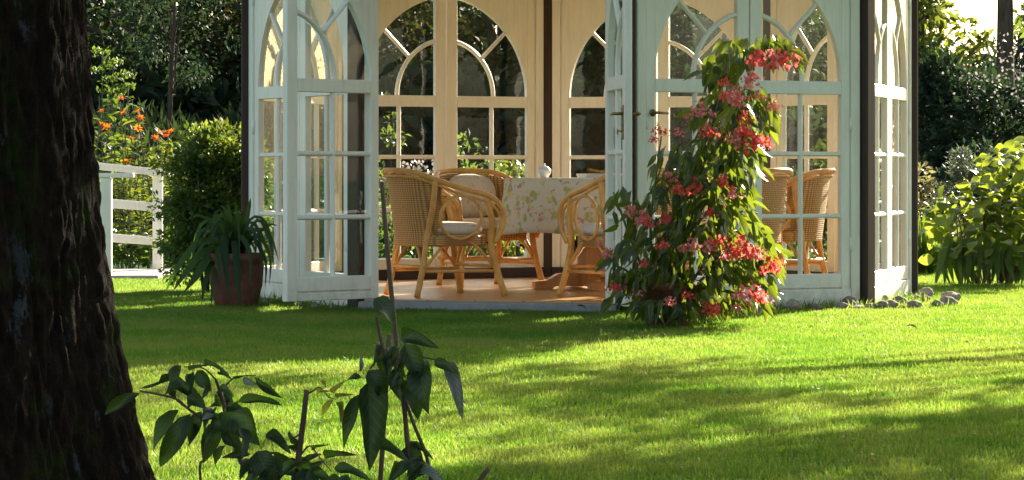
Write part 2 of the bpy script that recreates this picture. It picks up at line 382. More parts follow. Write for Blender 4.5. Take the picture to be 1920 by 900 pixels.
L['front_yellow'] = leaf_mat('leaf_front_yellow', (0.08, 0.10, 0.02), (0.14, 0.13, 0.03), (0.34, 0.36, 0.04), 0.45, vein=True)
L['pale'] = leaf_mat('leaf_pale_underside', (0.13, 0.15, 0.14), (0.18, 0.19, 0.18), (0.08, 0.11, 0.04), 0.2, 0.4, 0.5, vein=True)
L['grey'] = leaf_mat('leaf_grey_green', (0.085, 0.11, 0.080), (0.14, 0.165, 0.12), (0.16, 0.2, 0.1), 0.3)
L['beige'] = leaf_mat('leaf_beige', (0.17, 0.15, 0.08), (0.26, 0.23, 0.12), (0.35, 0.32, 0.12), 0.4)
L['blue'] = leaf_mat('leaf_blue_conifer', (0.030, 0.055, 0.050), (0.05, 0.08, 0.07), (0.06, 0.1, 0.07), 0.25)
L['petal'] = leaf_mat('petal_red', (0.75, 0.045, 0.05), (0.86, 0.15, 0.12), (0.9, 0.16, 0.12), 0.45)
L['petal_pink'] = leaf_mat('petal_pink', (0.72, 0.15, 0.16), (0.82, 0.36, 0.33), (0.85, 0.28, 0.24), 0.45)
L['orange'] = leaf_mat('petal_orange', (0.62, 0.15, 0.02), (0.75, 0.24, 0.03), (0.8, 0.24, 0.02), 0.45)
L['white'] = leaf_mat('petal_white', (0.42, 0.36, 0.34), (0.62, 0.55, 0.52), (0.4, 0.34, 0.3), 0.3)
L['litter'] = leaf_mat('dead_leaf', (0.07, 0.04, 0.02), (0.13, 0.08, 0.035), (0.10, 0.05, 0.02), 0.2)

# ------------------------------------------------------------------ leaves
def leaf_tmpl(n=5, W=0.4, peak=0.4, fold=0.25, droop=0.5, wav=0.0, tip=0.02):
    """unit leaf: base at origin, tip near y = 1; columns left, midrib, right"""
    V = []; y = z = 0.0
    for i in range(n + 1):
        s = i / n
        if i:
            th = droop * (s - 0.5) * 1.0
            y += math.cos(th) / n; z -= math.sin(th) / n
        e = math.log(0.5) / math.log(peak)
        wd = W / 2 * (math.sin(PI * s ** e) ** 0.9 if 0 < s < 1 else 0.0) + 0.004
        if i == n: wd = tip * W
        k = wav * math.sin(s * 9)
        V += [(-wd, y, z + fold * wd + k * wd), (0, y, z), (wd, y, z + fold * wd - k * wd)]
    V = np.array(V)
    c = V[-2].copy(); ang = math.atan2(c[2], c[1])            # put the tip on the y axis
    ca, sa = math.cos(-ang), math.sin(-ang)
    Y = V[:, 1] * ca - V[:, 2] * sa; Z = V[:, 1] * sa + V[:, 2] * ca
    V[:, 1], V[:, 2] = Y / np.hypot(c[1], c[2]), Z
    Fq = []
    for i in range(n):
        a = i * 3
        Fq += [(a, a + 1, a + 4, a + 3), (a + 1, a + 2, a + 5, a + 4)]
    return V, np.array(Fq)
def diamond_tmpl(W=0.5, fold=0.2):
    V = np.array([(0, 0, 0), (W / 2, 0.45, fold * W), (0, 1, -0.05), (-W / 2, 0.45, fold * W)])
    return V, np.array([(0, 1, 2, 3)])
T_DIA = diamond_tmpl(0.55); T_DIAN = diamond_tmpl(0.3); T_DIAW = diamond_tmpl(0.8)
T_SM = leaf_tmpl(2, 0.5, 0.45, 0.25, 0.5)
T_NAR = leaf_tmpl(3, 0.22, 0.4, 0.2, 0.8)
T_BEG = leaf_tmpl(4, 0.32, 0.36, 0.35, 0.5)
T_HYD = leaf_tmpl(5, 0.72, 0.42, 0.16, 0.9)
T_OVA = leaf_tmpl(8, 1.0, 0.33, 0.22, 1.0, 0.14, 0.008)
T_OVB = leaf_tmpl(8, 1.0, 0.36, 0.38, 1.7, 0.16, 0.008)
T_STR = leaf_tmpl(8, 1.0, 0.45, 0.3, 2.2)

def norm(a): return a / np.maximum(np.linalg.norm(a, axis=-1, keepdims=True), 1e-9)
def scatter_mesh(name, tmpl, Pts, D, U, S, rng, mat, parent=None, kind=None, loc=None):
    T, Fq = tmpl; n = len(Pts); k = len(T)
    D = norm(D); Z = norm(U - (U * D).sum(1, keepdims=True) * D); X = np.cross(D, Z)
    S = np.broadcast_to(np.asarray(S, dtype=float), (n,))[:, None, None]
    V = Pts[:, None, :] + S * (T[None, :, 0:1] * X[:, None] + T[None, :, 1:2] * D[:, None] + T[None, :, 2:3] * Z[:, None])
    FF = (Fq[None] + (np.arange(n) * k)[:, None, None]).reshape(-1, Fq.shape[1])
    V = V.reshape(-1, 3)
    if loc is not None: V = V - np.array(loc)
    me = mesh_np(name, V, FF, np.repeat(rng.random(n), k))
    o = link(name, me, mat, parent, None if parent is not None else loc)
    if kind: o['kind'] = kind
    return o
def rand_dirs(rng, n): return norm(rng.normal(size=(n, 3)))
def clump_points(rng, c, r, nclump, per, cr, shell=0.55, zmin=None):
    """clumps of leaves spread through an ellipsoid; returns positions, outward directions, clump centres"""
    c = np.array(c, float); r = np.array(r, float)
    d = rand_dirs(rng, nclump); rr = shell + (1 - shell) * rng.random((nclump, 1)) ** 0.6
    cc = c + d * r * rr
    if zmin is not None:
        cc[:, 2] = np.maximum(cc[:, 2], zmin + cr * 0.6)
    k = rng.integers(0, nclump, nclump * per)
    dd = rand_dirs(rng, nclump * per); q = rng.random((nclump * per, 1)) ** 0.5
    sz = cr * (0.6 + 0.7 * rng.random(nclump))[k][:, None]
    pts = cc[k] + dd * q * sz * np.array([1, 1, 0.8])
    if zmin is not None: pts[:, 2] = np.maximum(pts[:, 2], zmin + 0.02 * rng.random(len(pts)))
    out = norm(dd * 0.7 + d[k] * 0.6)
    return pts, out, cc
def foliage(name, rng, blobs, size, mat, parent=None, tmpl=T_DIA, down=0.25, kind=None, loc=None, jit=0.6, zmin=None):
    Ps, Os = [], []
    cen = []
    for c, r, ncl, per, cr in blobs:
        p, o, cc = clump_points(rng, c, r, ncl, per, cr, zmin=zmin); Ps.append(p); Os.append(o); cen.append(cc)
    p = np.concatenate(Ps); o = np.concatenate(Os); n = len(p)
    D = norm(o + rng.normal(size=(n, 3)) * jit + np.array([0, 0, -down]))
    U = norm(np.array([0, 0, 1.0]) + rng.normal(size=(n, 3)) * 0.6 + o * 0.5)
    ob = scatter_mesh(name, tmpl, p, D, U, size * (0.6 + 0.8 * rng.random(n)), rng, mat, parent, kind, loc)
    return ob, np.concatenate(cen)

def leaf_obj(me, base, tip, width, up, parent, origin, name='leaf'):
    """one leaf as an object: mesh me is a unit leaf"""
    base = Vector(base); d = Vector(tip) - base; ln = d.length; d.normalize()
    up = Vector(up); z = up - d * up.dot(d)
    if z.length < 1e-4: z = d.orthogonal()
    z.normalize(); x = d.cross(z)
    R = Matrix((x, d, z)).transposed().to_4x4()
    o = link(name, me, None, parent)
    o.matrix_basis = Matrix.Translation(base - Vector(origin)) @ R @ Matrix.Diagonal((width, ln, ln, 1))
    return o
def unit_leaf(name, tmpl, mat, sub=False):
    me = mesh_np(name, tmpl[0], tmpl[1]); me.materials.append(mat); return me

# ------------------------------------------------------------------ ground
g = MB(); g.add([(-600, -30, 0), (600, -30, 0), (600, 900, 0), (-600, 900, 0)], [(0, 1, 2, 3)])
tag(g.build('ground', M['lawn']), kind='structure')

def grass(name, zones, label):
    rng = np.random.default_rng(3)
    n = 60
    p = np.zeros((n, 3)); a = rng.random(n) * 2 * PI; rr = 0.075 * np.sqrt(rng.random(n)); p[:, 0] = rr * np.cos(a); p[:, 1] = rr * np.sin(a)
    D = norm(np.array([0, 0, 1.0]) + rng.normal(size=(n, 3)) * np.array([0.55, 0.55, 0.1]))
    U = norm(rng.normal(size=(n, 3)) * np.array([1, 1, 0.1]))
    o = scatter_mesh(name, leaf_tmpl(2, 0.13, 0.35, 0.2, 0.7), p, D, U, 0.010 + 0.014 * rng.random(n), rng, M['grass'])
    tag(o, label, 'grass', kind='stuff')
    ng = bpy.data.node_groups.new('grass_spread', 'GeometryNodeTree')
    ng.interface.new_socket('Geometry', in_out='INPUT', socket_type='NodeSocketGeometry')
    ng.interface.new_socket('Geometry', in_out='OUTPUT', socket_type='NodeSocketGeometry')
    gi = ng.nodes.new('NodeGroupInput'); go = ng.nodes.new('NodeGroupOutput'); jo = ng.nodes.new('GeometryNodeJoinGeometry')
    for i, (x0, x1, y0, y1, dens) in enumerate(zones):
        gr = ng.nodes.new('GeometryNodeMeshGrid'); gr.inputs['Size X'].default_value = x1 - x0; gr.inputs['Size Y'].default_value = y1 - y0
        gr.inputs['Vertices X'].default_value = 2; gr.inputs['Vertices Y'].default_value = 2
        tf = ng.nodes.new('GeometryNodeTransform'); tf.inputs['Translation'].default_value = ((x0 + x1) / 2, (y0 + y1) / 2, 0)
        di = ng.nodes.new('GeometryNodeDistributePointsOnFaces'); di.inputs['Density'].default_value = dens; di.inputs['Seed'].default_value = i
        io = ng.nodes.new('GeometryNodeInstanceOnPoints')
        rv = ng.nodes.new('FunctionNodeRandomValue'); rv.data_type = 'FLOAT_VECTOR'; rv.inputs[0].default_value = (-0.12, -0.12, 0); rv.inputs[1].default_value = (0.12, 0.12, 6.283)
        rs = ng.nodes.new('FunctionNodeRandomValue'); rs.data_type = 'FLOAT'; rs.inputs[2].default_value = 0.7; rs.inputs[3].default_value = 1.35
        lk = ng.links.new
        lk(gr.outputs[0], tf.inputs[0]); lk(tf.outputs[0], di.inputs[0]); lk(di.outputs['Points'], io.inputs['Points']); lk(gi.outputs[0], io.inputs['Instance'])
        lk(rv.outputs[0], io.inputs['Rotation']); lk(rs.outputs[1], io.inputs['Scale']); lk(io.outputs[0], jo.inputs[0])
    ng.links.new(jo.outputs[0], go.inputs[0])
    md = o.modifiers.new('spread', 'NODES'); md.node_group = ng
    return o
grass('lawn_grass', [(-3.0, 3.0, 7.0, 11, 620), (-4.0, 4.0, 11, 16, 480), (-5.6, 5.8, 16, 24.5, 330)], 'short mown lawn grass in bright sun and tree shade')

# ------------------------------------------------------------------ pavilion
PH, PU, PR = rad(5.5), 0.02411, 0.1128
DC = 19.8; RC = PR * DC; CX = PU * DC; CY = DC
FW = 2 * RC * math.sin(rad(22.5)); FLZ = 0.06
def corner(k):
    a = PH + rad(45 * k); return Vector((CX + RC * math.sin(a), CY - RC * math.cos(a), 0))
pav = empty('garden_pavilion', (CX, CY, 0), 0, 'eight sided white summerhouse with arched glass doors and dark brown corner posts', 'pavilion')
PO = Vector((CX, CY, 0))

LW, XH, XM, TH = 0.735, 0.065, 0.65, 0.0225
Z0, ZG, ZA, ZB, ZR0, ZR1, ZT = 0.068, 0.212, 0.57, 0.956, 1.325, 1.407, 2.24
D1, R1, D2, R2 = 0.146, 0.731, 0.108, 0.415
def arc(d, r, n):
    tm = math.acos(d / r)
    return [(XM + d - r * math.cos(tm * i / n), ZR1 + r * math.sin(tm * i / n)) for i in range(n + 1)]
def leaf_meshes(sg):
    def fx(poly): return [(sg * x, z) for x, z in poly]
    out = {}
    m = MB()
    def bx(x0, x1, z0, z1, t=TH):
        a, b = sorted((sg * x0, sg * x1)); m.box(a, b, -t, t, z0, z1, None, 0.004)
    bx(0, XH, Z0, ZT); bx(XM, LW, Z0, ZT)                       # stiles
    e = 0.0008
    bx(XH + e, XM - e, Z0, 0.117); bx(XH + e, XM - e, 0.117, 0.124, 0.014); bx(XH + e, XM - e, 0.124, ZG)
    bx(XH + e, XM - e, ZR0, ZR1)
    A = arc(D1, R1, 20)
    for (xa, za), (xb, zb) in zip(A[:-1], A[1:]):               # spandrel above the arch
        m.prism(fx([(xa, za), (xb, zb), (xb, ZT), (xa, ZT)]), -TH + 0.002, TH - 0.002)
    out['leaf'] = m.mesh('door_leaf')
    def bar(pts, wd=0.015, dp=0.017):                            # glazing bar, chamfered section swept along x-z points
        b = MB(); n = len(pts); sec = [(-1, -0.35), (-0.4, -1), (0.4, -1), (1, -0.35), (1, 0.35), (0.4, 1), (-0.4, 1), (-1, 0.35)]
        vs = []
        for i, (x, z) in enumerate(pts):
            x0, z0 = pts[max(i - 1, 0)]; x1, z1 = pts[min(i + 1, n - 1)]
            l = math.hypot(x1 - x0, z1 - z0); nx, nz = -(z1 - z0) / l, (x1 - x0) / l
            for a, c in sec: vs.append((sg * (x + nx * a * wd), c * dp, z + nz * a * wd))
        fs = [tuple(range(8)), tuple((n - 1) * 8 + k for k in range(7, -1, -1))]
        for i in range(n - 1):
            for k in range(8): fs.append((i * 8 + k, i * 8 + 8 + k, i * 8 + 8 + (k + 1) % 8, i * 8 + (k + 1) % 8))
        b.add(vs, fs); return b.mesh('glazing_bar')
    xc = (XH + XM) / 2
    A2 = arc(D2, R2, 14)
    hs = (0.2, 0.29)
    ix, iz = XM - 0.213, ZR1 + 0.285; ox, oz = XM - 0.408, ZR1 + 0.475
    # bars: two cross bars cut at the upright, the upright, inner arch, ray, beads round the panes
    out['bars'] = [bar([(XH, ZA), (XM, ZA)], 0.015, 0.0165), bar([(XH, ZB), (XM, ZB)], 0.015, 0.0165), bar([(xc, ZG), (xc, ZR0)], 0.0152, 0.0175),
                   bar(A2, 0.0155, 0.017), bar([(ix, iz), (ox, oz)], 0.0135, 0.0162)]
    panes = []
    def pane(poly):
        b = MB(); q = fx(poly)
        b.prism(q, -0.002, 0.002); panes.append(b.mesh('pane'))
    for za, zb in ((ZG, ZA), (ZA, ZB), (ZB, ZR0)):
        for xa, xb in ((XH, xc), (xc, XM)): pane([(xa - 0.004, za - 0.004), (xb + 0.004 if xb == XM else xb - 0.001, za - 0.004), (xb + 0.004 if xb == XM else xb - 0.001, zb - 0.001), (xa - 0.004, zb - 0.001)])
    pane([(x, z) for x, z in A2] + [(XM, ZR1)])
    tm = math.acos(D1 / R1); tm2 = math.acos(D2 / R2)
    t1 = math.asin((oz - ZR1) / R1); t2 = math.asin((iz - ZR1) / R2)
    def ap(d, r, a, b, n): return [(XM + d - r * math.cos(a + (b - a) * i / n), ZR1 + r * math.sin(a + (b - a) * i / n)) for i in range(n + 1)]
    pane(ap(D1, R1 - .001, 0, t1, 8) + ap(D2, R2 + .001, t2, 0, 8))
    pane(ap(D1, R1 - .001, t1 + .002, tm, 8) + ap(D2, R2 + .001, tm2, t2 + .003, 8))
    out['panes'] = panes
    for mm in [out['leaf']] + out['bars']: mm.materials.append(M['paint'])
    for mm in panes: mm.materials.append(M['glass'])
    # lever handle on both faces, with plate and key
    h = MB()
    xs = sg * (LW - 0.04)
    for y in (1, -1):
        h.box(xs - 0.016, xs + 0.016, *sorted((y * TH, y * (TH + 0.004))), 1.03, 1.23)
        h.tube([(xs, y * TH, 1.18), (xs, y * (TH + 0.05), 1.18), (xs - sg * 0.02, y * (TH + 0.055), 1.18), (xs - sg * 0.11, y * (TH + 0.055), 1.175)], [0.009, 0.009, 0.009, 0.007], 8)
    h.tube([(xs, TH, 1.08), (xs, TH + 0.03, 1.08)], 0.004, 6)
    h.tube([(xs + 0.012 * math.cos(a * PI / 4), TH + 0.035, 1.075 + 0.016 * math.sin(a * PI / 4)) for a in range(8)], 0.003, 5, closed=True)
    out['handle'] = h.mesh('handle'); out['handle'].materials.append(M['brass'])
    hg = MB(); hg.tube([(0, -TH - 0.006, 0), (0, -TH - 0.006, 0.09)], 0.009, 8)
    out['hinge'] = hg.mesh('hinge'); out['hinge'].materials.append(M['paint'])
    return out
LM = {1: leaf_meshes(1), -1: leaf_meshes(-1)}
def add_leaf(hinge, ang, sg, handle=False):
    s = LM[sg]
    o = link('door_leaf', s['leaf'], None, pav); o.location = hinge - PO; o.rotation_euler = (0, 0, ang)
    for b in s['bars']: link('glazing_bar', b, None, o)
    for b in s['panes']: link('pane', b, None, o)
    if handle: link('handle', s['handle'], None, o)
    for z in (0.35, 1.1, 1.95): link('hinge', s['hinge'], None, o, (0, 0, z))
    return o
JW = 0.07; HU = 0.115
def local_obj(mb, name, mat, k):
    c = corner(k); d = corner(k + 1) - c; a = math.atan2(d.y, d.x)
    o = mb.build(name, mat, pav); o.location = c - PO; o.rotation_euler = (0, 0, a); return o
for k in range(8):
    c = corner(k); ex = (corner(k + 1) - c).normalized(); a = math.atan2(ex.y, ex.x)
    hl = c + ex * HU; hr = c + ex * (FW - HU)
    front = (k == 7)
    if front:
        o = add_leaf(hl, a - rad(118.6), 1); o['label'] = 'left front door leaf swung wide open over the lawn'
        o = add_leaf(hr, a + rad(113.9), -1, True); o['label'] = 'right front door leaf swung open and seen edge on, key in its lock'
    else:
        add_leaf(hl, a, 1); o = add_leaf(hr, a, -1, k == 8)
    if k == 0:
        hk = MB(); hk.tube([(0.16, -0.03, 1.2), (0.16, -0.07, 1.2), (0.17, -0.075, 1.2), (0.24, -0.075, 1.195)], 0.009, 8)
        hk.tube([(0.16, -0.021, 1.2), (0.16, -0.03, 1.2)], 0.022, 10); local_obj(hk, 'handle', M['brass'], k)
    for x0, x1 in ((0.046, HU - 0.003), (FW - HU + 0.003, FW - 0.046)):
        b = MB(); b.box(x0, x1, -0.035, 0.035, -0.05, ZT + 0.005, None, 0.005); local_obj(b, 'jamb', M['paint'], k)
    b = MB(); b.box(0.03, FW - 0.03, -0.05, 0.05, ZT + 0.006, ZT + 0.2, None, 0.006); local_obj(b, 'lintel', M['paint'], k)
    if not front:
        b = MB(); b.box(HU, FW - HU, -0.034, -0.0235, -0.06, 0.116, None, 0.003); local_obj(b, 'plinth_board', M['paint'], k)
        b = MB(); b.box(0.05, FW - 0.05, 0.037, 0.055, FLZ + 0.001, FLZ + 0.075, None, 0.004); local_obj(b, 'skirting', M['brown_post'], k)
    else:
        b = MB(); b.box(0.05, FW - 0.05, -0.16, 0.06, -0.05, FLZ - 0.006, None, 0.006); local_obj(b, 'threshold', M['concrete'], k)
    pb = MB(); pb.box(-0.047, 0.047, -0.062, 0.05, -0.06, ZT + 0.03, None, 0.008)
    p = pb.build('post', M['brown_post'], pav); p.location = c - PO; p.rotation_euler = (0, 0, PH + rad(45 * k))
def octa(r, z, off=0): return [((r) * math.sin(PH + rad(45 * k)), -(r) * math.cos(PH + rad(45 * k)), z) for k in range(8)]
fl = MB(); fl.add(octa(RC - 0.055, FLZ) + octa(RC - 0.055, -0.05), [tuple(range(8)), tuple(range(15, 7, -1))] + [(i, (i + 1) % 8, (i + 1) % 8 + 8, i + 8) for i in range(8)])
fl.build('floor', M['floor'], pav)
rf = MB()
rf.add(octa(RC + 0.35, 2.36) + octa(RC + 0.35, 2.41) + octa(0.25, 3.45) + octa(0.25, 3.40) + octa(RC + 0.1, 2.45),
       [(i, (i + 1) % 8, (i + 1) % 8 + 8, i + 8) for i in range(8)] + [(8 + i, 8 + (i + 1) % 8, 16 + (i + 1) % 8, 16 + i) for i in range(8)] +
       [tuple(range(16, 24))] + [(i, i + 32, (i + 1) % 8 + 32, (i + 1) % 8) for i in range(8)] + [(32 + i, 24 + i, 24 + (i + 1) % 8, 32 + (i + 1) % 8) for i in range(8)] + [tuple(range(31, 23, -1))])
rf.build('roof', M['roof'], pav)
ce = MB(); ce.add(octa(RC - 0.02, 2.435) + octa(RC - 0.02, 2.45), [tuple(range(7, -1, -1)), tuple(range(8, 16))] + [(i, (i + 1) % 8, (i + 1) % 8 + 8, i + 8) for i in range(8)])
ce.build('ceiling', M['paint'], pav)

# ------------------------------------------------------------------ cane armchairs (facing +y)
def smooth_path(pts, n=5):
    pts = [Vector(p) for p in pts]; out = []
    for i in range(len(pts) - 1):
        p0 = pts[max(i - 1, 0)]; p1 = pts[i]; p2 = pts[i + 1]; p3 = pts[min(i + 2, len(pts) - 1)]
        for k in range(n):
            t = k / n
            out.append(0.5 * ((2 * p1) + (p2 - p0) * t + (2 * p0 - 5 * p1 + 4 * p2 - p3) * t * t + (3 * p1 - p0 - 3 * p2 + p3) * t ** 3))
    out.append(pts[-1]); return out
def make_chair():
    r = empty('cane_armchair')
    half = [(0.285, 0.27, 0.36), (0.315, 0.31, 0.48), (0.315, 0.305, 0.59), (0.305, 0.22, 0.67), (0.300, 0.05, 0.715), (0.285, -0.14, 0.775), (0.235, -0.265, 0.825), (0.12, -0.325, 0.842)]
    full = half + [(0, -0.34, 0.845)] + [(-x, y, z) for x, y, z in reversed(half)]
    b = MB(); b.tube(smooth_path(full, 5), 0.019, 8); b.build('arm_rail', M['cane'], r)
    b = MB(); b.tube(smooth_path([(x * 0.985, y - 0.02 if y > 0 else y + 0.012, z - 0.035) for x, y, z in full[1:-1]], 4), 0.010, 6); b.build('inner_rail', M['cane'], r)
    # woven back and sides
    vs, fs = [], []; na, nz = 16, 8
    for i in range(na + 1):
        a = -1 + 2 * i / na
        t = math.sin(a * PI / 2)
        x = 0.262 * t; y = -0.30 * math.cos(a * PI / 2) ** 0.6 - 0.005 if abs(a) < 1 else -0.12
        y = -0.315 + 0.20 * abs(a) ** 2.6
        top = 0.825 - 0.06 * abs(a) ** 2
        for j in range(nz + 1):
            s = j / nz
            vs.append((x * (0.90 + 0.1 * s), y * (0.80 + 0.2 * s), 0.34 + (top - 0.34) * s))
    for i in range(na):
        for j in range(nz): q = i * (nz + 1) + j; fs.append((q, q + nz + 1, q + nz + 2, q + 1))
    nv = len(vs); vs2 = [(x * 0.965, y + 0.012, z) for x, y, z in vs]
    fs2 = [tuple(i + nv for i in reversed(f)) for f in fs]
    b = MB(); b.add(vs + vs2, fs + fs2, True); b.build('backrest', M['weave'], r)
    # rear uprights
    for sx in (1, -1):
        b = MB(); b.tube(smooth_path([(sx * 0.225, -0.265, 0), (sx * 0.215, -0.215, 0.2), (sx * 0.222, -0.19, 0.4), (sx * 0.262, -0.17, 0.6), (sx * 0.278, -0.16, 0.775)], 4), [0.021] * 17, 8); b.build('leg', M['cane'], r)
        b = MB(); b.tube(smooth_path([(sx * 0.315, 0.325, 0), (sx * 0.285, 0.275, 0.2), (sx * 0.270, 0.245, 0.37), (sx * 0.285, 0.245, 0.5), (sx * 0.298, 0.2, 0.66)], 4), [0.022] * 17, 8); b.build('leg', M['cane'], r)
        # oval ring below the arm
        ring = [(sx * (0.285 + 0.012 * math.sin(a)), 0.02 + 0.15 * math.cos(a), 0.53 + 0.145 * math.sin(a)) for a in [2 * PI * i / 20 for i in range(20)]]
        b = MB(); b.tube(ring, 0.011, 6, closed=True); b.build('side_ring', M['cane'], r)
        b = MB(); b.tube(smooth_path([(sx * 0.28, 0.26, 0.2), (sx * 0.27, 0.12, 0.35), (sx * 0.25, -0.02, 0.4)], 4), 0.010, 6)
        b.tube(smooth_path([(sx * 0.22, -0.21, 0.18), (sx * 0.25, -0.1, 0.33), (sx * 0.25, 0.02, 0.4)], 4), 0.010, 6)
        b.tube(smooth_path([(sx * 0.28, 0.27, 0.18), (sx * 0.17, 0.262, 0.34), (sx * 0.05, 0.255, 0.38)], 4), 0.010, 6)
        b.tube(smooth_path([(sx * 0.22, -0.22, 0.18), (sx * 0.14, -0.22, 0.33), (sx * 0.03, -0.22, 0.38)], 4), 0.010, 6)
        b.build('brace', M['cane'], r)
        b = MB(); b.tube([(sx * 0.285, 0.27, 0.17), (sx * 0.216, -0.22, 0.17)], 0.012, 6); b.build('stretcher', M['cane'], r)
    for y in (0.27, -0.22):
        b = MB(); b.tube([(-0.25, y, 0.20), (0.25, y, 0.20)], 0.012, 6); b.build('stretcher', M['cane'], r)
    # woven seat with apron
    def rr(x, y, z, sc=1.0, n=24, p=4):
        o = []
        for i in range(n):
            a = 2 * PI * i / n; ca, sa = math.cos(a), math.sin(a)
            k = (abs(ca) ** p + abs(sa) ** p) ** (-1 / p); o.append((x * ca * k * sc, 0.015 + y * sa * k * sc, z))
        return o
    b = MB(); rings = [rr(0.262, 0.245, 0.335), rr(0.275, 0.258, 0.345), rr(0.275, 0.258, 0.40), rr(0.265, 0.248, 0.41)]
    vs = sum(rings, []); fs = [tuple(range(23, -1, -1)), tuple(72 + i for i in range(24))]
    for q in range(3):
        for i in range(24): fs.append((q * 24 + i, q * 24 + (i + 1) % 24, q * 24 + 24 + (i + 1) % 24, q * 24 + 24 + i))
    b.add(vs, fs, False); b.build('seat', M['weave'], r)
    b = MB(); prof = [(0.5, 0.411), (0.9, 0.412), (0.985, 0.43), (1.0, 0.45), (0.97, 0.475), (0.8, 0.492), (0.4, 0.498), (0.05, 0.499)]
    rings = [rr(0.25, 0.235, z, s) for s, z in prof]; vs = sum(rings, []); fs = [tuple(range(23, -1, -1)), tuple((len(prof) - 1) * 24 + i for i in range(24))]
    for q in range(len(prof) - 1):
        for i in range(24): fs.append((q * 24 + i, q * 24 + (i + 1) % 24, q * 24 + 24 + (i + 1) % 24, q * 24 + 24 + i))
    b.add(vs, fs, True); b.build('seat_cushion', M['cushion'], r)
    # back cushion
    b = MB(); vs = []; nn = 24
    for s, off in ((0.6, -0.03), (0.93, -0.028), (1.0, 0.0), (0.93, 0.04), (0.6, 0.055), (0.1, 0.06)):
        for i in range(nn):
            a = 2 * PI * i / nn; ca, sa = math.cos(a), math.sin(a); k = (abs(ca) ** 3 + abs(sa) ** 3) ** (-1 / 3)
            z = 0.655 + 0.165 * sa * k * s
            vs.append((0.19 * ca * k * s, -0.24 - (z - 0.5) * 0.08 + off + 0.05 * (ca * k * s) ** 2, z))
    fs = [tuple(range(nn - 1, -1, -1)), tuple(5 * nn + i for i in range(nn))]
    for q in range(5):
        for i in range(nn): fs.append((q * nn + i, q * nn + (i + 1) % nn, q * nn + nn + (i + 1) % nn, q * nn + nn + i))
    b.add(vs, fs, True); b.build('back_cushion', M['cushion'], r)
    return r
CH = make_chair()
chairs = [(-0.47, 18.66, (0.88, 0.47), 'cane armchair just inside the open doorway, back beside the left jamb'),
          (-0.20, 20.25, (0.42, -0.91), 'cane armchair with flowered back cushion facing the doorway, behind the left end of the table'),
          (0.72, 18.36, (-0.46, 0.89), 'cane armchair half hidden by the right open door leaf'),
          (1.47, 19.15, (-0.81, 0.59), 'cane armchair behind the begonia and the closed glass doors, left of two there'),
          (1.85, 20.0, (-0.93, 0.37), 'cane armchair nearest the right brown post, seen through the closed glass doors')]
for i, (x, y, d, lab) in enumerate(chairs):
    o = CH if i == 0 else copy_tree(CH)
    o.location = (x, y, FLZ + 0.001); o.scale = (0.98, 0.98, 0.94); o.rotation_euler = (0, 0, math.atan2(d[1], d[0]) - PI / 2)
    tag(o, lab, 'armchair', 'cane armchairs around the table')

# ------------------------------------------------------------------ table, cloth, things on it
tx, ty = CX + 0.02, CY - 0.05
tb = empty('round_table', (tx, ty, FLZ), rad(12), 'round pine pedestal table under the flowered cloth', 'table')
b = MB(); b.lathe([(0.02, 0.70), (0.53, 0.70), (0.54, 0.71), (0.54, 0.73), (0.53, 0.735), (0.02, 0.735)], 32); b.build('table_top', M['pine'], tb)
b = MB(); b.box(-0.03, 0.13, -0.13, 0.13, 0.07, 0.70, None, 0.012); b.build('pedestal', M['pine'], tb)
for a in (0, 90):
    b = MB(); Mx = Matrix.Rotation(rad(a + 0), 4, 'Z')
    pr = [(-0.36, 0.002), (-0.24, 0.002), (-0.22, 0.02), (0.22, 0.02), (0.24, 0.002), (0.36, 0.002), (0.36, 0.05), (0.27, 0.06), (0.2, 0.10), (0.13, 0.11), (0.10, 0.16), (-0.10, 0.16), (-0.13, 0.11), (-0.2, 0.10), (-0.27, 0.06), (-0.36, 0.05)]
    h = 0.045 if a == 0 else 0.043
    b.prism(pr, -h, h); b.v = [tuple(Mx @ Vector(v)) for v in b.v]
    if a: b.v = [(x, y, z + 0.003) for x, y, z in b.v]
    b.build('foot', M['pine'], tb)
rng = random.Random(4)
b = MB(); n = 96; prof = []
rows = 14; vs = []
ph = [rng.random() * 6.28 for _ in range(6)]
for j in range(rows):
    s = j / (rows - 1)
    for i in range(n):
        a = 2 * PI * i / n
        if j < 4: r = 0.545 * (0.05 + 0.95 * j / 3); z = 0.745; 
        else:
            q = (j - 3) / (rows - 4)
            wv = (0.5 * math.sin(11 * a + ph[0]) + 0.3 * math.sin(17 * a + ph[1]) + 0.35 * math.sin(5 * a + ph[2]))
            r = 0.552 + 0.035 * q + 0.042 * q * wv
            z = 0.745 - 0.006 - (0.365 + 0.012 * math.sin(4 * a + ph[3])) * q
        vs.append((r * math.cos(a), r * math.sin(a), z))
fs = [tuple(range(n - 1, -1, -1))[::-1]]
for j in range(rows - 1):
    for i in range(n): fs.append((j * n + i, j * n + (i + 1) % n, (j + 1) * n + (i + 1) % n, (j + 1) * n + i))
b.add(vs, fs, True)
cl = b.build('tablecloth', M['cloth'], None, (tx, ty, FLZ)); tag(cl, 'white tablecloth with yellow and pink flowers draped over the round table', 'tablecloth')
sm = cl.modifiers.new('thick', 'SOLIDIFY'); sm.thickness = 0.003
tz = FLZ + 0.748
bw = empty('sugar_bowl', (P(1020, 330, 19.55).x, 19.55, tz), 0, 'small white lidded bowl on the flowered tablecloth', 'bowl')
b = MB(); b.lathe([(0.022, 0), (0.03, 0.004), (0.046, 0.03), (0.048, 0.045), (0.044, 0.055), (0.036, 0.058), (0.03, 0.058), (0.01, 0.057)], 20); b.build('bowl', M['porcelain'], bw)
b = MB(); b.lathe([(0.038, 0.0585), (0.037, 0.063), (0.025, 0.074), (0.010, 0.078), (0.007, 0.083), (0.011, 0.089), (0.006, 0.094)], 20); b.build('lid', M['porcelain'], bw)
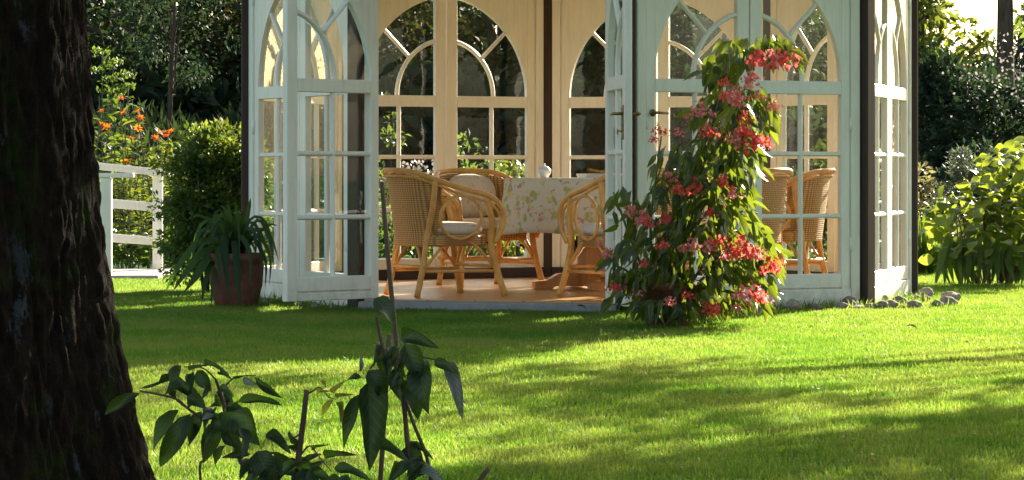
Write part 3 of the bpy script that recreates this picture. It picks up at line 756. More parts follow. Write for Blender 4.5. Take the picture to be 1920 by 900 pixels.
bk = empty('napkin_stack', (P(1112, 330, 19.7).x, 19.7, tz), rad(20), 'pile of white napkins on the table beside the right door leaf', 'napkins')
for i in range(3):
    b = MB(); b.box(-0.085, 0.085, -0.085, 0.085, i * 0.009, i * 0.009 + 0.008, Matrix.Rotation(rad(i * 5 - 4), 4, 'Z'), 0.002); b.build('napkin', M['napkin'], bk)

# ------------------------------------------------------------------ stones round the foot of the pavilion
def stone_mesh(seed):
    bm = bmesh.new(); bmesh.ops.create_icosphere(bm, subdivisions=3, radius=0.5)
    for v in bm.verts:
        p = v.co.copy(); q = p * 1.6 + Vector((seed * 7.3, seed * 3.1, 0))
        v.co = p * (1 + 0.55 * noise.noise(q) + 0.22 * noise.noise(q * 2.3) + 0.06 * noise.noise(q * 6)); v.co.z *= 0.85
    me = bpy.data.meshes.new('stone'); bm.to_mesh(me); bm.free()
    me.polygons.foreach_set('use_smooth', [True] * len(me.polygons)); me.materials.append(M['stone']); return me
SM = [stone_mesh(i) for i in range(6)]
stones = [(1594, 578, 30, 20, 'brown stone leaning on the left foot of the right brown post'), (1608, 581, 30, 8, 'thin flat pale stone just before the right brown post'),
          (1631, 581, 26, 11, 'low pale stone at the right foot of the brown post'), (1649, 582, 29, 16, 'sloping pale stone before the sunlit white side wall'),
          (1657, 569, 19, 14, 'small round brown stone against the sunlit white side wall'), (1672, 581, 29, 15, 'long pinkish stone in the middle of the heap before the side wall'),
          (1688, 574, 33, 18, 'large pale stone below the middle of the sunlit white side wall'), (1692, 581, 13, 8, 'smallest flat stone in the front of the heap'),
          (1715, 580, 29, 15, 'grey stone at the front of the heap, left of the grass tuft'), (1715, 565, 18, 11, 'pale stone at the foot of the last brown post'),
          (1736, 562, 31, 20, 'largest brown stone, topmost of the heap by the last post'), (1737, 569, 18, 13, 'grey stone under the topmost brown stone'),
          (1757, 579, 22, 16, 'pale stone right of the grass tuft'), (1783, 568, 36, 19, 'long dark stone at the far right end of the heap'),
          (1777, 574, 32, 16, 'smooth grey stone in front of the long dark stone'), (1425, 585, 23, 17, 'dark stone below the lowest begonia flowers'),
          (1489, 583, 30, 18, 'broad dark grey stone in the shade of the white wall'), (1533, 584, 21, 11, 'round pale stone in the grass before the white wall'),
          (1528, 579, 22, 9, 'flat dark stone behind the round pale one'), (1554, 581, 17, 7, 'little pale stone left of the sloping white one'),
          (1574, 581, 30, 12, 'long white stone left of the brown stone'), (560, 579, 18, 10, 'left stone in the shade under the open door leaf'),
          (592, 580, 20, 9, 'grey stone in the shade under the middle of the open door leaf'), (626, 581, 16, 8, 'right stone in the shade under the open door leaf'),
          (498, 571, 14, 9, 'pale stone between the terracotta pot and the open door leaf')]
rg = random.Random(11)
for i, (px, py, wp, hp, lab) in enumerate(stones):
    Y = gy(py + 1.5) + 0.05; s = Y / F
    if px > 1600: Y += 0.1
    o = link('stone', SM[i % 6]); o.location = P(px, py, Y); o.location.z = hp * s * (0.6 if px < 1600 else 0.45)
    o.scale = (wp * s * 1.02, wp * s * (0.7 + 0.3 * rg.random()), hp * s * 1.4); o.rotation_euler = (0, rg.uniform(-0.2, 0.2), 0)
    tag(o, lab, 'stone', 'stones along the foot of the pavilion')

# ------------------------------------------------------------------ potted begonia
rng = np.random.default_rng(21)
BY = 16.0; bx0 = P(1252, 600, BY).x; BO = (bx0, BY, 0.0)
bg_ = empty('potted_begonia', BO, 0, 'tall drooping begonia with red flower clusters in a pot before the pavilion', 'potted plant')
b = MB(); b.lathe([(0.115, 0.0), (0.12, 0.005), (0.155, 0.20), (0.17, 0.205), (0.172, 0.245), (0.155, 0.247), (0.15, 0.215)], 28); b.build('pot', M['terracotta'], bg_)
b = MB(); b.lathe([(0.01, 0.19), (0.149, 0.2), (0.149, 0.206), (0.01, 0.215)], 20); b.build('soil', M['soil'], bg_)
def stem(parent, origin, pts, r0, r1, mat, name='stem', n=6, k=5):
    sp = smooth_path([Vector(p) - Vector(origin) for p in pts], k); m = len(sp)
    b = MB(); b.tube(sp, [r0 + (r1 - r0) * i / (m - 1) for i in range(m)], n); return b.build(name, mat, parent)
canes = [[(1252, 590), (1262, 450), (1310, 300), (1370, 160), (1430, 75), (1460, 72)], [(1250, 590), (1290, 450), (1350, 320), (1385, 210), (1400, 150)],
         [(1256, 590), (1330, 480), (1385, 400), (1420, 400)], [(1248, 590), (1220, 450), (1230, 330), (1240, 255)], [(1246, 590), (1195, 480), (1165, 400), (1150, 360)],
         [(1258, 590), (1320, 520), (1390, 490), (1430, 500)], [(1244, 590), (1190, 520), (1150, 500), (1140, 540)], [(1254, 590), (1300, 430), (1330, 260), (1350, 180)]]
for i, c in enumerate(canes):
    off = rng.uniform(-0.18, 0.18)
    stem(bg_, BO, [P(x, y, BY + off * min(1, j / 2)) for j, (x, y) in enumerate(c)], 0.010, 0.004, M['stem_green'])
LB = [unit_leaf('begonia_leaf', leaf_tmpl(4, 1.0, pk, 0.3, dr), L['begonia']) for pk, dr in ((0.36, 0.5), (0.40, 1.0), (0.34, 0.2))]
blobs = [(1250, 540, 66, 56, 105), (1330, 555, 50, 42, 46), (1200, 480, 58, 56, 70), (1300, 470, 85, 65, 165), (1385, 450, 55, 65, 90), (1280, 380, 70, 55, 115), (1360, 360, 52, 50, 80), (1180, 400, 35, 55, 26),
         (1262, 305, 38, 38, 40), (1330, 300, 45, 50, 85), (1390, 290, 34, 55, 50), (1345, 215, 45, 45, 75), (1410, 200, 42, 45, 60), (1350, 130, 32, 35, 36), (1390, 90, 26, 26, 22),
         (1445, 82, 40, 20, 55), (1480, 90, 18, 18, 14), (1440, 470, 26, 45, 22), (1410, 540, 36, 40, 26), (1160, 545, 20, 40, 12), (1290, 588, 26, 22, 18), (1240, 580, 48, 20, 36)]
cand = []
for (x, y, rx, ry, n) in blobs:
    for _ in range(int(n * 1.2)):
        a = rng.random() * 2 * PI; q = math.sqrt(rng.random())
        dep = rng.normal() * 0.17 - (0.22 if y > 565 else 0)
        cand.append((x + rx * q * math.cos(a), y + ry * q * math.sin(a), BY + dep))
cand.sort(key=lambda t: t[2])
near = cand[:290]; far = cand[290:]
def bdir(c):
    side = np.sign(c[0] - 1290 - (560 - c[1]) * 0.25) * abs(rng.normal()) * 0.35
    return Vector((side + rng.normal() * 0.22, rng.normal() * 0.35 - 0.1, -1.0 + abs(rng.normal()) * 0.35))
for i, c in enumerate(near):
    p = P(*c); d = bdir(c).normalized() * rng.uniform(0.075, 0.15)
    if p.z + d.z < 0.02: p.z = 0.04 - d.z
    leaf_obj(LB[i % 3], p, p + d, rng.uniform(0.026, 0.046), (rng.normal(), -0.6 + rng.normal() * 0.6, 0.5), bg_, BO)
pts = np.array([P(*c) for c in far]); Dd = np.array([bdir(c) for c in far])
pts[:, 2] = np.maximum(pts[:, 2], 0.14)
scatter_mesh('far_leaves', T_BEG, pts, Dd, rng.normal(size=pts.shape) + np.array([0, -0.4, 0.5]), 0.085 + 0.06 * rng.random(len(pts)), rng, L['begonia'], bg_, 'stuff', BO)
def cluster_mesh(seed, mat):
    r = np.random.default_rng(seed); n = 46
    t = r.random(n) ** 0.7
    p = np.stack([r.normal(size=n) * 0.30 * (0.35 + t), r.normal(size=n) * 0.30 * (0.35 + t), -t * 0.9], 1)
    D = norm(r.normal(size=(n, 3)) * 0.6 + np.array([0, 0, -1.0]))
    T, Fq = leaf_tmpl(2, 0.75, 0.55, 0.5, 0.6); k = len(T)
    U = r.normal(size=(n, 3)); D = norm(D); Z = norm(U - (U * D).sum(1, keepdims=True) * D); X = np.cross(D, Z); S = (0.22 + 0.16 * r.random(n))[:, None, None]
    V = p[:, None] + S * (T[None, :, 0:1] * X[:, None] + T[None, :, 1:2] * D[:, None] + T[None, :, 2:3] * Z[:, None])
    FF = (Fq[None] + (np.arange(n) * k)[:, None, None]).reshape(-1, 4)
    me = mesh_np('flower_cluster', V.reshape(-1, 3), FF, np.repeat(r.random(n), k)); me.materials.append(mat); return me
FCM = [cluster_mesh(i, L['petal'] if i < 3 else L['petal_pink']) for i in range(6)]
flowers = [(1425, 105, 34), (1448, 102, 40), (1470, 104, 38), (1490, 96, 24), (1400, 148, 26), (1408, 140, 22), (1360, 150, 18), (1375, 172, 30), (1358, 175, 22), (1315, 202, 30), (1390, 185, 24), (1450, 195, 22), (1395, 215, 22),
           (1325, 240, 28), (1400, 240, 36), (1385, 255, 32), (1412, 262, 34), (1428, 262, 22), (1440, 262, 16), (1235, 240, 20), (1225, 258, 14), (1270, 245, 16), (1290, 215, 12), (1255, 330, 24), (1300, 345, 32), (1275, 350, 22), (1360, 335, 26), (1372, 360, 20), (1180, 390, 22), (1210, 405, 30), (1215, 412, 20), (1245, 405, 22),
           (1345, 445, 30), (1300, 455, 26), (1285, 460, 20), (1325, 460, 22), (1395, 455, 38), (1410, 465, 34), (1380, 470, 24), (1360, 475, 22), (1140, 470, 22), (1128, 455, 14), (1440, 492, 32), (1450, 490, 22), (1155, 532, 22), (1395, 545, 30), (1415, 545, 36), (1430, 550, 24), (1325, 575, 26), (1340, 572, 26), (1290, 550, 18), (1190, 545, 16), (1255, 560, 20), (1383, 575, 16), (1208, 490, 16), (1240, 455, 18), (1330, 395, 20), (1420, 175, 18)]
for i, (x, y, s) in enumerate(flowers):
    o = link('flower_cluster', FCM[i % 6] if s < 30 else FCM[(i % 3) + (3 if i % 2 else 0)], None, bg_)
    Yf = BY - 0.30 - rng.random() * 0.14
    o.location = P(x, y - s * 0.45, Yf) - Vector(BO); q = s * Yf / F * 1.04
    o.scale = (q * 1.05, q * 1.05, q * 1.0); o.rotation_euler = (rng.normal() * 0.15, rng.normal() * 0.15, rng.random() * 6)

# ------------------------------------------------------------------ strap leaved plant in a pot, left
SY = 18.35; sx0 = P(443, 572, SY).x; SO = (sx0, SY, 0.0)
sp_ = empty('potted_strap_plant', SO, 0, 'terracotta pot of long arching strap leaves left of the open door', 'potted plant')
b = MB(); b.lathe([(0.125, 0.0), (0.13, 0.004), (0.165, 0.14), (0.172, 0.25), (0.168, 0.285), (0.180, 0.29), (0.182, 0.335), (0.165, 0.338), (0.158, 0.30)], 32); b.build('pot', M['terracotta'], sp_)
b = MB(); b.lathe([(0.01, 0.28), (0.157, 0.29), (0.157, 0.296), (0.01, 0.305)], 20); b.build('soil', M['soil'], sp_)
def strap(parent, origin, pts, wd, mat, name='leaf', up=(0, 0, 1), m=3):
    pts = smooth_path([Vector(p) - Vector(origin) for p in pts], m); n = len(pts); V = []
    side0 = None
    for i, p in enumerate(pts):
        t = (pts[min(i + 1, n - 1)] - pts[max(i - 1, 0)]).normalized()
        s = t.cross(Vector(up))
        if s.length < 0.15: s = side0 or Vector((1, 0, 0))
        s.normalize()
        if side0 and s.dot(side0) < 0: s = -s
        side0 = s
        q = i / (n - 1); ww = wd / 2 * min(1.0, (1 - q) * 2.2 + 0.06) * min(1, 0.6 + q * 2)
        nn = s.cross(t)
        V += [p - s * ww + nn * ww * 0.25, p, p + s * ww + nn * ww * 0.25]
    Fq = []
    for i in range(n - 1): a = i * 3; Fq += [(a, a + 1, a + 4, a + 3), (a + 1, a + 2, a + 5, a + 4)]
    me = mesh_np(name, np.array([tuple(v) for v in V]), np.array(Fq)); return link(name, me, mat, parent)
def straps_px(parent, origin, Y, lst, mat, up=(0, -0.6, 0.5), wk=1.0):
    for pp, wd, dep in lst:
        n = len(pp); wd = wd * wk; strap(parent, origin, [P(x, y, Y + dep * i / (n - 1)) for i, (x, y) in enumerate(pp)], wd * Y / F, mat, up=up)
straps_px(sp_, SO, SY, [
    ([(440, 478), (432, 420), (428, 382)], 15, 0), ([(446, 478), (445, 415), (441, 378)], 17, -.1), ([(450, 478), (465, 400), (470, 372)], 12, .1), ([(436, 478), (415, 420), (402, 396)], 13, -.1),
    ([(445, 478), (500, 425), (520, 424)], 9, -.1), ([(448, 478), (482, 412), (505, 450), (513, 500)], 9, -.2), ([(450, 478), (480, 440), (506, 480), (505, 535)], 10, -.25), ([(450, 480), (478, 455), (498, 490), (497, 540)], 10, -.3),
    ([(436, 478), (400, 430), (372, 440), (360, 478)], 12, -.2), ([(434, 478), (405, 440), (395, 450), (388, 500)], 14, -.25), ([(438, 478), (392, 415), (365, 405), (350, 415)], 10, -.1), ([(440, 480), (420, 440), (424, 500), (428, 560)], 20, -.35),
    ([(444, 480), (440, 450), (446, 520), (450, 572)], 19, -.38), ([(430, 480), (385, 470), (350, 510), (325, 545)], 22, -.25), ([(430, 482), (395, 480), (368, 520), (345, 548)], 24, -.3), ([(432, 482), (400, 490), (385, 530), (378, 570)], 14, -.3),
    ([(430, 482), (380, 450), (335, 500), (310, 548)], 18, -.2), ([(436, 480), (405, 500), (398, 545), (396, 576)], 9, -.35), ([(448, 480), (470, 445), (490, 470), (488, 520)], 9, -.2), ([(442, 478), (455, 420), (452, 395)], 14, -.05), ([(440, 478), (425, 400), (412, 385)], 10, .1),
    ([(446, 478), (474, 420), (494, 420), (506, 445)], 8, .1), ([(446, 478), (462, 430), (478, 440), (480, 480)], 12, -.3), ([(438, 478), (408, 455), (412, 500), (416, 540)], 15, -.38), ([(446, 478), (448, 440), (468, 470), (470, 530)], 14, -.4)], L['strap'], wk=0.72)
rs = random.Random(8); lst = []
for i in range(26):
    x0 = 443 + rs.uniform(-14, 14); s_ = rs.choice((-1, -1, 1)); h_ = rs.uniform(30, 105); r_ = rs.uniform(15, 85)
    lst.append(([(x0, 480), (x0 + s_ * r_ * .3, 480 - h_ * .8), (x0 + s_ * r_ * .75, 480 - h_ * .75), (x0 + s_ * r_, 480 - h_ * .3 + rs.uniform(0, 50))], rs.uniform(5, 10), rs.uniform(-.35, .2)))
straps_px(sp_, SO, SY, lst, L['strap'])

# ------------------------------------------------------------------ round shrub, railings, path
rng = np.random.default_rng(5)
shY = 20.6
c = P(392, 380, shY); so_ = empty('round_shrub', (c.x, shY, 0), 0, 'dense rounded evergreen shrub between the white railing and the pavilion', 'shrub')
foliage('foliage', rng, [((c.x, shY, 0.60), (0.36, 0.42, 0.55), 60, 150, 0.13), ((c.x + .12, shY, 0.82), (0.24, 0.32, 0.36), 34, 150, 0.10), ((c.x + .2, shY + .1, 0.5), (0.25, 0.3, 0.5), 26, 110, 0.12)], 0.045, L['shrub'], so_, T_SM, 0.1, None, (c.x, shY, 0), zmin=0.01)
foliage('backlit_top', rng, [((c.x + .1, shY - .05, 1.02), (0.26, 0.25, 0.17), 34, 26, 0.06), ((c.x - .15, shY - .1, 0.9), (0.2, 0.2, 0.14), 12, 26, 0.05)], 0.045, L['yellow'], so_, T_SM, -0.2, None, (c.x, shY, 0))  # backlit top of the shrub put in as yellower leaves
b = MB()
for i in range(7):
    a = i * 0.9; b.tube(smooth_path([(0.04 * math.cos(a), 0.04 * math.sin(a), 0), (0.1 * math.cos(a), 0.1 * math.sin(a), 0.35), (0.25 * math.cos(a), 0.25 * math.sin(a), 0.8)], 3), [0.012 - 0.0009 * j for j in range(7)], 5)
b.build('stem', M['stem_brown'], so_)

RY = gy(513)
ra = empty('white_railing', P(297, 513, RY), 0, 'white painted post and three rail railing beside the paved path', 'railing')
RO = ra.location.copy()
def railbar(x0, y0, x1, y1, hpx, Y0, Y1, th, name='rail', par=None, org=None):
    a = P(x0, y0, Y0); c = P(x1, y1, Y1); h = hpx * Y0 / F / 2
    d = (c - a); ln = d.length; d.normalize(); s = Vector((0, 0, 1)); y = s.cross(d).normalized(); z = d.cross(y)
    Mx = Matrix((d, y, z)).transposed().to_4x4(); Mx.translation = a - (org or RO)
    b = MB(); b.box(0, ln, -th / 2, th / 2, -h, h, Mx, 0.004); return b.build(name, M['paint'], par or ra)
ph_ = 0.86
b = MB(); b.box(-0.045, 0.035, -0.035, 0.035, -0.03, ph_ - 0.04, None, 0.005); b.build('post', M['paint'], ra)
XL = 130
railbar(XL, 306, 305, 324, 13, RY - 0.5, RY - 0.004, 0.09); railbar(XL, 375, 288, 388, 17, RY - 0.5, RY, 0.035); railbar(XL, 440, 288, 452, 16, RY - 0.5, RY, 0.035)
b = MB(); q = P(XL, 500, RY - 0.5) - RO; q.z = 0; b.box(q.x - 0.05, q.x + 0.03, q.y - 0.035, q.y + 0.035, -0.03, 0.87, None, 0.005); b.build('post', M['paint'], ra)
rb = empty('handrail_post', (P(200, 530, gy(525)).x, gy(525), 0), 0, 'white post with a short handrail, nearest the dark tree trunk', 'railing')
R2O = rb.location.copy(); Yb = gy(525)
b = MB(); b.box(-0.045, 0.04, -0.04, 0.04, -0.03, 0.80, None, 0.005); b.build('post', M['paint'], rb)
b = MB(); b.box(-0.09, 0.215, -0.045, 0.045, 0.802, 0.838, None, 0.005); b.build('rail', M['paint'], rb)
b = MB(); b.box(-0.9, -0.047, -0.018, 0.018, 0.45, 0.52, None, 0.004); b.build('rail', M['paint'], rb)
pth = empty('path', (0, 0, 0)); bpy.data.objects.remove(pth)
def slab(px0, px1, pya, pyb):
    y1, y0 = gy(pya), gy(pyb); return [(P(px0, pyb, y0).x, y0), (P(px1, pyb, y0).x, y0), (P(px1, pya, y1).x, y1), (P(px0, pya, y1).x, y1)]
b = MB(); b.add([(-6.5, 22.1, -.01), (-2.5, 22.9, -.01), (-2.55, 24.6, -.01), (-6.5, 24.9, -.01), (-6.5, 22.1, .012), (-2.5, 22.9, .012), (-2.55, 24.6, .012), (-6.5, 24.9, .012)],
               [(3, 2, 1, 0), (4, 5, 6, 7), (0, 1, 5, 4), (1, 2, 6, 5), (2, 3, 7, 6), (3, 0, 4, 7)])
path = tag(b.build('path', M['soil']), kind='structure')
rs = random.Random(3); x = -6.4
while x < -2.75:
    wx = rs.uniform(0.42, 0.6)
    for j, (ya, yb) in enumerate(((22.95, 23.5), (23.52, 24.05), (24.07, 24.5))):
        b = MB(); o_ = rs.uniform(-.05, .05); b.box(x + o_, x + wx - 0.02 + o_, ya, yb - 0.0, 0.0, 0.034 + rs.uniform(0, .006), None, 0.006); b.build('paving_slab', M['paving'], path)
    x += wx

# ------------------------------------------------------------------ flower bed on the left
rng = np.random.default_rng(9)
def herb(name, lab, cat, Y, stems, leaf, lsize, flower=None, fsize=0.07, tm=T_NAR, group=None, per=26, loc_px=None, spread=0.06, fl_at=None):
    x0 = P(stems[0][0], 0, Y).x; O = (x0, Y, 0)
    e = empty(name, O, 0, lab, cat, group)
    b = MB(); pts = []; outs = []; tips = []
    for (px, py, bend) in stems:
        t = P(px, py, Y + rng.uniform(-.25, .25)); base = Vector((t.x - bend, t.y, 0)); mid = (t + base) / 2 + Vector((-bend * 0.25, 0, 0.05))
        sp = smooth_path([base, mid, t], 5)
        b.tube([p - Vector(O) for p in sp], 0.006, 5)
        tips.append(t)
        for i in range(per):
            q = (0.15 + 0.82 * (i + rng.random()) / per); k = q * (len(sp) - 1); p = sp[int(k)].lerp(sp[min(int(k) + 1, len(sp) - 1)], k % 1)
            a = rng.random() * 6.28; pts.append(tuple(p)); outs.append((math.cos(a), math.sin(a), rng.uniform(-0.3, 0.7)))
    b.build('stem', M['stem_green'], e)
    pts = np.array(pts); outs = np.array(outs)
    scatter_mesh('foliage', tm, pts + rng.normal(size=pts.shape) * spread * 0.3, outs, np.array([0, 0, 1.0]) + rng.normal(size=pts.shape) * 0.4, lsize * (0.6 + 0.7 * rng.random(len(pts))), rng, leaf, e, None, O)
    if flower:
        fm = MBflower(flower)
        for t in (fl_at or tips):
            o = link('flower', fm, None, e); o.location = Vector(t) - Vector(O); o.scale = (fsize,) * 3; o.rotation_euler = (rng.uniform(-.8, .8), rng.uniform(-.8, .8), rng.random() * 6)
    return e
FL = {}
def MBflower(mat):
    if mat.name in FL: return FL[mat.name]
    r = np.random.default_rng(2); n = 9
    a = np.arange(n) * 2 * PI / 6 + (np.arange(n) > 5) * 0.5
    D = np.stack([np.cos(a), np.sin(a), 0.35 + 0.5 * (np.arange(n) > 5)], 1); T, Fq = leaf_tmpl(3, 0.42, 0.5, 0.2, 1.2); k = len(T)
    D = norm(D); U = np.array([0, 0, 1.0]) + 0 * D; Z = norm(U - (U * D).sum(1, keepdims=True) * D); X = np.cross(D, Z)
    V = (T[None, :, 0:1] * X[:, None] + T[None, :, 1:2] * D[:, None] + T[None, :, 2:3] * Z[:, None])
    FF = (Fq[None] + (np.arange(n) * k)[:, None, None]).reshape(-1, 4)
    me = mesh_np('flower', V.reshape(-1, 3), FF, np.repeat(r.random(n), k)); me.materials.append(mat); FL[mat.name] = me; return me
LY = 26.6
def fp(l): return [P(x, y, LY - 0.25 - 0.1 * rng.random()) for x, y in l]
herb('orange_lilies', 'taller clump of orange lilies beside the dark trunk, above the white railing', 'lilies', LY, [(190, 215, .1), (205, 240, .1), (225, 190, -.05), (240, 210, -.1), (258, 212, -.1), (215, 260, 0), (186, 290, .2), (200, 300, .2), (235, 235, 0), (250, 240, -.1)], L['yellow'], 0.11, L['orange'], 0.055, T_NAR, 'orange lilies on the left', 34,
     fl_at=fp([(190, 212), (188, 236), (202, 240), (228, 188), (258, 212), (262, 224), (258, 244), (235, 214)]))
herb('orange_lilies', 'shorter clump of orange lilies just above the right end of the white railing', 'lilies', LY, [(295, 252, -.1), (315, 255, -.1), (260, 265, 0), (280, 270, 0), (240, 280, .1), (225, 295, .1), (305, 275, -.1), (322, 270, -.15), (250, 300, 0), (270, 290, 0)], L['yellow'], 0.11, L['orange'], 0.055, T_NAR, 'orange lilies on the left', 34,
     fl_at=fp([(295, 250), (314, 258), (322, 250), (248, 262), (316, 288), (240, 305), (290, 262), (312, 250)]))
herb('tall_umbel_plant', 'tall plant with flat pale green flower heads beside the dark trunk', 'plant', 28.0, [(192, 100, 0), (213, 118, .05), (234, 142, .05), (186, 180, -.05), (205, 165, 0), (222, 165, .1), (240, 165, 0)], L['mid'], 0.14, None, tm=T_SM, per=16)
hd = [(191, 99, 0.11), (213, 118, .08), (234, 142, .1), (196, 172, .08), (222, 172, .07), (180, 132, .08), (207, 150, .07), (241, 163, .07)]
for x, y, s in hd:
    pt = rng.normal(size=(60, 3)) * np.array([s * 0.5, s * 0.5, s * 0.16]) + np.array(P(x, y, 27.9))
    o = scatter_mesh('flower_head', T_SM, pt, rng.normal(size=(60, 3)) + np.array([0, 0, 1]), rng.normal(size=(60, 3)), 0.04, rng, L['mid'], [e for e in COL.objects if e.name == 'tall_umbel_plant'][0], None, (P(192, 0, 28).x, 28.0, 0))
herb('bed_foliage', 'yellow green leafy bed plants seen between the bars of the white railing', 'plants', 25.9, [(x, rng.uniform(322, 345), rng.uniform(-.1, .1)) for x in range(196, 330, 8)], L['yellow'], 0.10, None, per=44, tm=T_NAR)
herb('bed_foliage', 'low green leaves along the foot of the white railing', 'plants', 25.3, [(x, rng.uniform(440, 465), rng.uniform(-.1, .1)) for x in range(200, 345, 8)], L['mid'], 0.10, None, per=26, tm=T_SM)

# meadow of dim herbs and the wood beyond
rng = np.random.default_rng(12)
n = 16000
p = np.stack([rng.uniform(-7.5, -1.5, n), rng.uniform(28.5, 33, n), np.zeros(n)], 1); p[:, 2] = rng.random(n) ** 1.2 * (0.95 + 0.35 * np.sin(p[:, 0] * 2) * np.sin(p[:, 1]) + (p[:, 1] - 28.5) * 0.12)
o = scatter_mesh('tall_meadow', T_NAR, p, rng.normal(size=(n, 3)) * 0.5 + np.array([0, 0, 1.0]), rng.normal(size=(n, 3)), 0.14 + 0.12 * rng.random(n), rng, L['wood'])
tag(o, 'dim tall herbs below the wood behind the lilies', 'herbs', kind='stuff')

def tree(name, lab, base, h, tr, limbs, blobs, size, mat, bark=None, tm=T_DIA, down=0.3, group=None, lean=(0, 0), seed=1, cat='tree', crown='crown'):
    r = np.random.default_rng(seed)
    e = empty(name, base, 0, lab, cat, group); B = Vector(base)
    b = MB(); top = Vector((lean[0], lean[1], h))
    tp = smooth_path([(0, 0, -0.05), (lean[0] * .2, lean[1] * .2, h * .35), (lean[0] * .6, lean[1] * .6, h * .7), top], 5)
    b.tube(tp, [tr * (1.25 - 0.25 * min(1, i / 3)) * (1 - 0.75 * i / (len(tp) - 1)) for i in range(len(tp))], 9)
    bl = [((c[0] + B.x, c[1] + B.y, c[2]), rr, ncl, per, cr) for c, rr, ncl, per, cr in blobs]
    co_ = foliage(crown, r, bl, size, mat, e, tm, down, None, base)
    cen = co_[1] - np.array(base)
    for i in range(limbs):
        t = Vector(cen[r.integers(0, len(cen))]); q = r.uniform(0.4, 0.95); s = tp[int(q * (len(tp) - 1))]
        m = s.lerp(t, 0.5) + Vector((0, 0, 0.12 * (t - s).length)); w0 = tr * (1 - 0.7 * q) * 0.6
        pl = smooth_path([s, m, t], 4); b.tube(pl, [w0 * (1 - 0.85 * k / (len(pl) - 1)) for k in range(len(pl))], 6)
    b.build('trunk', bark or M['bark_far'], e)
    return e
# the wood, left and behind the pavilion
tree('thin_tree', 'slim dark forked tree standing in the dim herbs behind the lilies', (P(310, 0, 30).x, 30, 0), 2.6, 0.05, 9, [((0.2, 0, 2.3), (0.9, 0.7, 0.7), 26, 70, 0.22)], 0.05, L['dark'], seed=2, lean=(0.1, 0))
wd = [(-7.5, 36, 4.8, 0.22, 'dark wide tree of the wood behind the dark trunk', 3), (-4.6, 35.5, 4.5, 0.2, 'dark tree of the wood right above the umbel plant', 4), (-2.4, 36.5, 4.4, 0.22, 'dark tree of the wood left of the pavilion, brown toned', 5),
      (0.0, 36, 3.9, 0.2, 'dark tree of the wood seen through the left rear doors', 6), (2.4, 36.5, 3.9, 0.22, 'dark tree of the wood seen through the right rear doors', 7), (-10.5, 38, 5.5, 0.25, 'dark tree of the wood far left beyond the trunk', 8)]
for x, y, h, tr, lab, sd in wd:
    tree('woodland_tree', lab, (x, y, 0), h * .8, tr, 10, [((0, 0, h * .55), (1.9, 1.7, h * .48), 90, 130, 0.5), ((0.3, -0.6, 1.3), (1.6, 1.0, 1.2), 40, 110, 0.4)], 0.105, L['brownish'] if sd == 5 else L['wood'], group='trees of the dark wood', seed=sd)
rng = np.random.default_rng(31)
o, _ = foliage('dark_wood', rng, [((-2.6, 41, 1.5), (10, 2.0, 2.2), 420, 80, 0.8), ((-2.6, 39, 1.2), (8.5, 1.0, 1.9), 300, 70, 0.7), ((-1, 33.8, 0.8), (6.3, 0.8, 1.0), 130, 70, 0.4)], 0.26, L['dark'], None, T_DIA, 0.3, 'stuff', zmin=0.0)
tag(o, 'dark mass of the wood behind the garden', 'wood')

# sunny plants seen through the rear doors
rng = np.random.default_rng(33)
def bush(name, lab, px, Y, blobs, size, mat, tm=T_SM, seed=0, cat='bush', down=0.2, extra=None):
    r = np.random.default_rng(seed + 100); x0 = P(px, 0, Y).x; O = (x0, Y, 0)
    e = empty(name, O, 0, lab, cat)
    ob, cen = foliage('foliage', r, [((c[0] + x0, c[1] + Y, c[2]), rr, ncl, per, cr) for c, rr, ncl, per, cr in blobs], size, mat, e, tm, down, None, O, zmin=0.01)
    b = MB()
    for i in range(8):
        t = Vector(cen[r.integers(0, len(cen))]) - Vector(O); b.tube(smooth_path([(t.x * .1, t.y * .1, 0), (t.x * .5, t.y * .5, t.z * .6), t], 3), [0.012 - .0015 * k for k in range(7)], 5)
    b.build('stem', M['stem_brown'], e)
    if extra: extra(e, O, r)
    return e
def whites(lst, Y, s, mat):
    def f(e, O, r):
        pts = []
        for x, y, n, sp in lst:
            c = np.array(P(x, y, Y)); pts.append(c + r.normal(size=(n, 3)) * sp)
        pts = np.concatenate(pts); scatter_mesh('blossom', T_DIAW, pts, r.normal(size=pts.shape), r.normal(size=pts.shape), s, r, mat, e, None, O)
    return f
bush('leafy_bush', 'sunlit leafy bush with pale leaves seen through the middle rear doors', 905, 24.6, [((0, 0, 0.55), (0.36, 0.4, 0.4), 24, 30, 0.12), ((-0.05, 0, 1.0), (0.16, 0.2, 0.2), 8, 16, 0.07)], 0.055, L['shrub'], seed=1)
bush('pink_flower_bush', 'bush with pinkish white blossom seen over the chairs through the rear doors', 790, 24.4, [((0, 0, 0.5), (0.42, 0.4, 0.45), 24, 40, 0.12)], 0.06, L['mid'], seed=2, extra=whites([(785, 316, 40, .05), (800, 322, 40, .06), (770, 325, 30, .05), (760, 312, 20, .05)], 24.0, 0.035, L['white']))
bush('leafy_bush', 'small bright leafy bush low behind the right of the rear doors', 975, 24.8, [((0, 0, 0.45), (0.4, 0.4, 0.5), 26, 40, 0.12)], 0.07, L['yellow'], seed=3)
bush('leafy_bush', 'tall shoot of pale leaves behind the left rear door', 728, 25, [((0, 0, 0.8), (0.10, 0.25, 0.7), 14, 14, 0.09)], 0.06, L['shrub'], seed=4)
bush('leafy_bush', 'green bush behind the rear door near the right brown post', 1570, 25.5, [((0, 0, 0.5), (0.6, 0.4, 0.6), 34, 40, 0.15)], 0.08, L['mid'], seed=5)

